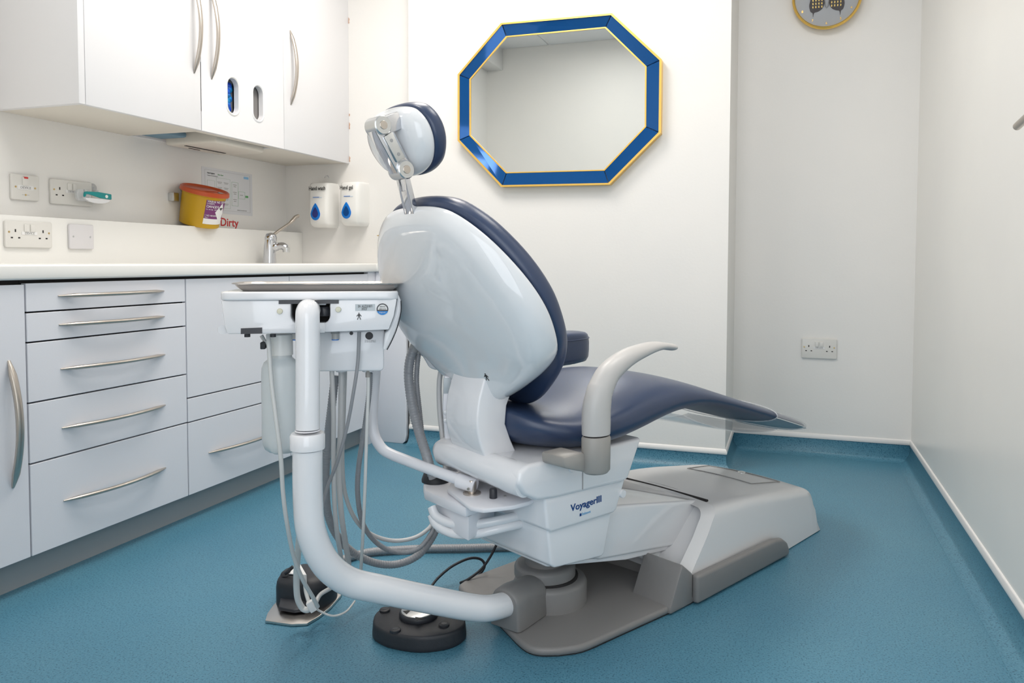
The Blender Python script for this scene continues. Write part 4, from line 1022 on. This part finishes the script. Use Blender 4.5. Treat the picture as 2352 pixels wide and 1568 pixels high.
# lower box with hose outlets
fp([(690, 764), (884, 757), (882, 800), (882, 845), (876, 852), (735, 853), (690, 853)], 'lower_box', .075, .19, white_m, .006, seg=3)
MB().tube([U.y(600, 770, .09), U.y(618, 800, .09)], .004, 8).build('spring_rod', alu_m, du)
p = U.y(848, 771, .075); MB().lathe([(0, -.002), (.0078, -.002), (.0085, 0), (0, 0)], (p.x, .075, p.z), 20, 'Y').build('port', black_m, du)
p = U.y(807, 765, .075); MB().lathe([(0, -.001), (.004, -.001), (.004, 0), (0, 0)], (p.x, .075, p.z), 14, 'Y').build('port', black_m, du)
for k in range(2):
    a = U.y(838, 783+k*3, .075); text('print', 'Flush all water lines daily'[k*3:k*3+18], .0035, inkg_m, du, a.x, .0742, a.z, ext=.0001)
for px in (680, 770):
    p = U.y(px, 766, .06); 
    for z0, z1, r, m_ in ((-.012, .0, .0075, greyl_m), (-.014, -.012, .0078, blue_m), (0, .006, .009, inkg_m)):
        MB().lathe([(0, z0), (r, z0), (r, z1), (0, z1)], (p.x, .06, p.z), 16).build('coupling', m_, du)
for px in (784, 845):
    p = U.y(px, 850, .11); MB().lathe([(.006, -.001), (.012, -.001), (.013, .004), (.009, .014), (.006, .014)], (p.x, .11, p.z-.002), 20).build('hose_outlet', white_m, du)
# water bottle
pb = U.y(647, 800, .10); zc0 = U.y(647, 812, .10).z; zb0 = U.y(645, 1037, .10).z; rb = (U.y(692, 900, .10).x-U.y(601, 900, .10).x)/2
bx_ = U.y(646, 900, .10).x; H_ = zc0-zb0
prb = []
for a, b in ((0, .02), (.45, .0), (.62, .0), (.86, .035), (.97, .09), (1, .17), (.985, .40), (1, .60), (.99, .80), (.97, .86), (.86, .915), (.62, .955), (.56, .97), (.56, 1.0), (0, 1.0)): prb.append((rb*a, zb0+H_*b))
nseg = 40; rings = []
for r, z in prb:
    f = (z-zb0)/H_; rings.append([V(bx_+r*(1-.10*max(0, 1-f/.17)*(1+math.cos(5*2*PI*k/nseg))/1)*math.cos(2*PI*k/nseg), .10+r*(1-.10*max(0, 1-f/.17)*(1+math.cos(5*2*PI*k/nseg)))*math.sin(2*PI*k/nseg), z) for k in range(nseg)])
MB().loft(rings).build('water_bottle', bottle_m, du, ang=60)
rc = rb*.62
MB().lathe([(0, zc0-.002), (rc, zc0-.002), (rc, zc0+.042), (rc*.9, zc0+.044), (0, zc0+.044)], (bx_, .10, 0), 32).build('bottle_cap', top_m, du, ang=45)
MB().box((U.y(599, 800, .09).x, .08, U.y(600, 801, .09).z), (U.y(611, 800, .09).x, .10, U.y(600, 785, .09).z)).build('bottle_latch', black_m, du, bevel=.002)
# pole, sleeve and bent arm
DP = 1.515
def lat(px, py, d): return U.at(px, py, d)
r1 = 27*DP/FPX
MB().tube(spline([lat(712, 712, DP+.05), lat(708, 713, DP+.02), lat(706.5, 728, DP), lat(707, 780, DP)], 6)+[lat(706.5, 985, DP)], [r1*.9]*6+[r1]*14, 28).build('pole', white_m, du, ang=60)
zc = lat(706.5, 975, DP); MB().lathe([(r1+.0006, -.012), (r1+.0012, -.012), (r1+.0012, -.011), (r1, -.010)], (zc.x, zc.y, zc.z), 32).build('pole_seam', matt_m, du)
c0 = lat(706.5, 1030, DP); c1 = lat(706.5, 993, DP)
MB().lathe([(0, c0.z), (.0338, c0.z), (.0342, c0.z+.003), (.0342, c1.z-.004), (.031, c1.z), (.026, c1.z), (0, c1.z)], (c0.x, c0.y, 0), 40).build('pole_collar', white_m, du, ang=40)
r2 = 33.5*DP/FPX
ap = spline([lat(706.5, 1032, DP), lat(707.5, 1150, DP+.005), lat(716, 1225, DP+.01), lat(748, 1293, DP+.03), lat(800, 1334, DP+.06), lat(875, 1353, DP+.09), lat(1000, 1379, DP+.14), lat(1080, 1394, DP+.17), lat(1125, 1396, DP+.19), lat(1172, 1384, DP+.24)], 8)
MB().tube(ap, [r2]*(len(ap)-20)+[r2*(1-.05*k/20) for k in range(20)], 32).build('bent_arm', white_m, du, ang=60)
# grey knuckle joining the arm to the pivot ring: arch section swept to the ring
ca_ = K.at(1160, 1390, DP+.225); rg = V(pv[0], pv[1], 0)
ca_ = V(ca_.x, ca_.y, 0); dd = (rg-ca_); dd.z = 0; L_ = dd.length; dd.normalize(); nn_ = V(-dd.y, dd.x, 0)
def arch(o_, hw, h, z0=.021, n=14):
    out = [o_-nn_*hw*1.06+V(0, 0, z0)]
    for k in range(n+1): a = PI-PI*k/n; out.append(o_+nn_*hw*math.cos(a)+V(0, 0, (h-hw*.92)+hw*.92*math.sin(a)))
    out.append(o_+nn_*hw*1.06+V(0, 0, z0)); return out
kn = MB().loft([arch(ca_-dd*.004, .037, .112), arch(ca_+dd*.004, .041, .116), arch(ca_+dd*.03, .042, .117), arch(ca_+dd*(L_-.078), .041, .108), arch(ca_+dd*(L_-.06), .034, .09)]).build('pivot_knuckle', grey_m, None, bevel=.003, ang=45)
kn.location = K.o; kn.rotation_euler = (0, 0, K.a)
kn.parent = du; kn.matrix_parent_inverse = (Matrix.Translation(U.o) @ Matrix.Rotation(U.a, 4, 'Z')).inverted()
# ---- hoses of the delivery unit
def hose(name, pts, r, m, parent=None, n=8, rib=None, fr=None, label=None, seg=12):
    P = spline([at(*p) for p in pts], n)
    if fr: P = [fr.loc(p) for p in P]
    if rib: P, rr = corrugate(P, r, *rib); seg = 12
    else: rr = r
    return MB().tube(P, rr, seg).build(name, m, parent, ang=80 if not rib else 50)
HU = dict(parent=du, fr=U)
hose('hose', [(616, 768, 1.60), (618, 800, 1.59), (624, 880, 1.585), (634, 960, 1.58), (645, 1050, 1.58), (650, 1130, 1.59), (659, 1200, 1.61), (674, 1275, 1.66), (695, 1330, 1.70), (718, 1370, 1.74), (730, 1393, 1.765)], .0046, hosew_m, **HU)
hose('hose', [(757, 765, 1.66), (762, 850, 1.66), (766, 950, 1.66), (766, 1050, 1.67), (768, 1150, 1.68), (775, 1230, 1.71), (783, 1290, 1.76), (770, 1340, 1.82), (735, 1366, 1.82), (722, 1395, 1.78)], .0052, hosel_m, **HU)
hose('hose', [(784, 848, 1.69), (784, 900, 1.69), (782, 1000, 1.69), (778, 1080, 1.70), (784, 1180, 1.72), (794, 1250, 1.77), (800, 1305, 1.81), (780, 1350, 1.86)], .0064, hosel_m, **HU)
hose('hose', [(825, 762, 1.64), (822, 830, 1.64), (812, 900, 1.64), (797, 980, 1.65), (775, 1060, 1.66), (755, 1110, 1.67), (738, 1170, 1.67)], .0038, hoseg_m, **HU)
hose('hose', [(845, 852, 1.69), (846, 890, 1.69), (842, 1000, 1.69), (839, 1100, 1.70), (835, 1200, 1.73), (830, 1290, 1.78), (828, 1325, 1.80)], .0038, hosew_m, **HU)
hose('hose_cuff', [(845, 850, 1.69), (845, 858, 1.69), (845, 866, 1.69)], .0055, greya_m, **HU)
hose('ribbed_hose', [(850, 856, 1.71), (848, 900, 1.72), (838, 980, 1.74), (824, 1070, 1.77), (822, 1140, 1.80), (835, 1205, 1.84), (870, 1250, 1.88), (915, 1268, 1.91), (960, 1260, 1.93), (990, 1225, 1.95), (1000, 1195, 1.96)], .0062, hoseg_m, rib=(.005, .0007), **HU)
hose('ribbed_hose', [(770, 862, 1.73), (762, 930, 1.73), (752, 1020, 1.75), (748, 1110, 1.77), (756, 1190, 1.81), (790, 1250, 1.86), (845, 1287, 1.90), (905, 1296, 1.93), (960, 1275, 1.95), (995, 1230, 1.97), (1004, 1200, 1.98)], .0098, hoseg_m, rib=(.0065, .0009), **HU)
hose('hose', [(792, 850, 1.73), (789, 950, 1.74), (786, 1050, 1.76), (792, 1130, 1.79), (815, 1190, 1.83), (850, 1225, 1.88), (900, 1241, 1.91), (950, 1235, 1.93), (985, 1213, 1.95), (998, 1190, 1.96)], .0052, hosel_m, **HU)
hose('hose', [(690, 1200, 1.66), (685, 1260, 1.70), (681, 1320, 1.74), (683, 1370, 1.76), (694, 1395, 1.77), (706, 1400, 1.77), (716, 1393, 1.775)], .0072, hosew_m, **HU)
hose('hose', [(700, 1320, 1.80), (702, 1355, 1.79), (710, 1385, 1.775)], .0045, hosew_m, **HU)
hose('hose', [(722, 1392, 1.77), (735, 1403, 1.78), (765, 1414, 1.79), (795, 1404, 1.81), (815, 1380, 1.85)], .0026, hosew_m, **HU)
c = at(716, 1391, 1.765); MB().box((-.008, -.008, -.013), (.008, .008, .013), Matrix.Translation(U.loc(c)) @ Matrix.Rotation(math.radians(-28), 4, 'Y')).build('hose_clip', paper_m, du, bevel=.002)
# ================================================================ INSTRUMENT TRAY
tx0, tx1 = U.y(519, 650, 0).x, U.y(926, 650, 0).x
tray = thing('instrument_tray', 'empty stainless steel instrument tray lying on the white unit', 'tray', (U.o.x, U.o.y, ztl), 30)
tray.location = U.o + U.u*0 + V(0, 0, ztl)
R = []
for ins, z, rad in ((.028, .0006, .03), (.020, .0004, .034), (.010, .008, .044), (.005, .0135, .048), (.0, .0145, .05), (-.0005, .0158, .0505), (.002, .0168, .049), (.008, .0158, .045), (.014, .009, .04), (.022, .0022, .034), (.06, .002, .02)):
    R.append([V(x, y, z) for x, y in rrect(tx0+ins, .012+ins, tx1-ins, .190-ins, rad, 8)])
MB().loft(R).build('tray_pan', steel_m, tray, ang=50)
# ================================================================ SUCTION HOSES from the holder
HA = dict(parent=asst)
hose('hose_cuff', [(957, 783, dp+.155), (953, 795, dp+.155), (949, 806, dp+.155)], .0118, inkg_m, **HA)
hose('suction_hose', [(950, 800, dp+.155), (941, 830, dp+.155), (939, 870, dp+.15), (947, 930, dp+.13), (962, 990, dp+.10), (978, 1040, dp+.07), (988, 1075, dp+.06), (997, 1098, dp+.05)], .0118, hoseg_m, rib=(.007, .001), **HA)
hose('hose_cuff', [(966, 790, dp+.16), (963, 800, dp+.16), (961, 812, dp+.16)], .0068, inkg_m, **HA)
hose('suction_hose', [(962, 806, dp+.17), (958, 840, dp+.17), (957, 880, dp+.17), (963, 940, dp+.16), (967, 980, dp+.14), (974, 1040, dp+.11), (984, 1075, dp+.10)], .0066, hoseg_m, rib=(.005, .0007), **HA)
hose('suction_hose', [(1014, 845, dp+.12), (1009, 880, dp+.12), (1010, 940, dp+.11), (1017, 1010, dp+.09), (1024, 1080, dp+.05), (1024, 1100, dp+.05)], .0062, hosel_m, **HA)
MB().tube([at(966, 812, dp+.16), at(984, 822, dp+.17)], .003, 8).build('holder_rod', alu_m, asst)
# ================================================================ FLOOR HOSE AND CABLE
def onfloor(pts, r, n=8): return spline([onz(a, b, r) for a, b in pts], n)
P, rr = corrugate(onfloor([(740, 1300), (768, 1293), (800, 1280), (845, 1268), (900, 1263), (980, 1259), (1060, 1258), (1130, 1256), (1200, 1254), (1290, 1250)], .0125), .0115, .007, .001)
tag(MB().tube(P, rr, 14).build('floor_hose', hoseg_m, ang=50), 'grey ribbed hose running along the floor behind the chair base', 'hose')
cb = spline([onz(990, 1347, .02), onz(1008, 1325, .03), onz(1040, 1299, .05), onz(1078, 1282, .06), onz(1104, 1284, .05), onz(1113, 1300, .03), onz(1098, 1322, .008), onz(1075, 1335, .008), onz(1058, 1338, .010), onz(1075, 1330, .022), onz(1105, 1307, .04), onz(1125, 1280, .07), onz(1143, 1245, .11)], 8)
tag(MB().tube(cb, .0036, 10).build('power_cable', black_m, ang=80), 'black cable looping from the round foot control to the chair', 'cable')
# ================================================================ FOOT PEDAL (left, behind the pole)
def pz_(l, z): return [(p.x, p.y) for p in (onz(a, b, z) for a, b in l)]
fp0 = onz(690, 1390, 0)
ped = thing('foot_pedal', 'black foot pedal on a pointed steel plate, under the hanging tubes', 'foot pedal', (0, 0, 0))
pl_ = pz_([(609, 1424), (614, 1408), (628, 1388), (652, 1366), (700, 1346), (752, 1340), (790, 1350), (783, 1366), (760, 1392), (733, 1414), (706, 1430), (670, 1432)], .008)
MB().xy(pl_, .001, .008).build('steel_plate', steel_m, ped, bevel=.0015, bang=60)
hs2 = pz_([(638, 1392), (641, 1372), (660, 1358), (700, 1348), (750, 1352), (775, 1368), (756, 1388), (716, 1402), (690, 1398)], .008)
cxh = sum(p[0] for p in hs2)/9; cyh = sum(p[1] for p in hs2)/9
hs2s = [(p.x, p.y) for p in spline([V(a, b, 0) for a, b in hs2], 3, True)]
MB().loft([[V(cxh+(x-cxh)*k, cyh+(y-cyh)*k, z) for x, y in hs2s] for k, z in ((1, .008), (1, .05), (.97, .064), (.88, .074), (.6, .080), (.1, .082))]).build('housing', black_m, ped, ang=60)
tr = pz_([(640, 1402), (652, 1372), (712, 1376), (700, 1405), (676, 1408)], .012)
MB().loft([[V(x, y, .012) for x, y in tr], [V(x, y, z) for (x, y), z in zip(tr, (.022, .046, .046, .022, .02))]]).build('treadle', dark_m, ped, bevel=.002)
tp1 = onz(672, 1300, .07)
MB().tube(spline([onz(655, 1316, .088), onz(662, 1311, .094), onz(673, 1301, .104)]), [.0045]*21, 10).build('cable_boot', black_m, ped)
MB().lathe([(0, -.001), (.014, -.001), (.011, .005), (.006, .008), (0, .008)], onz(657, 1318, .08), 16).build('boot_ring', black_m, ped)
sg_ = pz_([(655, 1310), (683, 1291), (701, 1314)], .088); lb_ = pz_([(655, 1309), (672, 1294), (688, 1286), (704, 1313)], .092)
MB().xy(lb_, .0825, .0845).build('white_label', paper_m, ped)
# ================================================================ ROUND FOOT CONTROL (front)
fcn = thing('foot_control', 'black rounded foot control with a steel rocker disc on the floor', 'foot control', (0, 0, 0))
top_z = .036
ft_ = [onz(a, b, top_z) for a, b in ((857, 1428), (861, 1408), (882, 1394), (940, 1386), (1010, 1388), (1058, 1402), (1069, 1420), (1064, 1438), (1030, 1455), (965, 1463), (900, 1454), (868, 1441))]
fs_ = [(p.x, p.y) for p in spline(ft_, 4, True)]
cxf = sum(p[0] for p in fs_)/len(fs_); cyf = sum(p[1] for p in fs_)/len(fs_)
MB().loft([[V(cxf+(x-cxf)*k, cyf+(y-cyf)*k, z) for x, y in fs_] for k, z in ((1.0, .001), (1.015, .003), (1.015, .010), (1.0, .028), (.985, .034), (.95, .0365), (.5, .037), (.05, .037))]).build('housing', black_m, fcn, ang=60)
dc = onz(962, 1405, .045); rd = 44*1.72/FPX
MB().lathe([(0, .036), (rd*1.02, .036), (rd*1.05, .044), (rd*.97, .049), (0, .049)], (dc.x, dc.y, 0), 40).build('disc_rim', dark_m, fcn, ang=50)
ds = MB().lathe([(0, .045), (rd*.93, .045), (rd*.93, .0505), (rd*.90, .0515), (0, .0515)], (dc.x, dc.y, 0), 40).build('rocker_disc', alu_m, fcn, ang=50)
tc_ = onz(961, 1420, .052)
for sgx, (a, b) in enumerate(((961, 1420), (933, 1404))):
    p_ = onz(a, b, .052); k = .011
    if sgx == 0: tri = [p_+V(-k, k*.5, 0), p_+V(k, k*.5, 0), p_+V(0, -k*.9, 0)]
    else: tri = [p_+V(k*.6, k, 0), p_+V(k*.6, -k, 0), p_+V(-k*.8, 0, 0)]
    MB().xy([(p.x, p.y) for p in tri], .0512, .0521).build('arrow_mark', ink_m, ds)
for a, b, g_ in ((884, 1403, 'A'), (908, 1449, '1'), (1020, 1437, '2')):
    p_ = onz(a, b, top_z); bt_ = MB().lathe([(0, .035), (.0125, .035), (.0125, .0405), (.0105, .042), (0, .042)], (p_.x, p_.y, 0), 22).build('button', black_m, fcn, ang=45)
    MB().lathe([(.005, .0419), (.0065, .0419), (.0065, .0426), (.005, .0426)], (p_.x, p_.y, 0), 18).build('button_mark', dark_m, bt_)
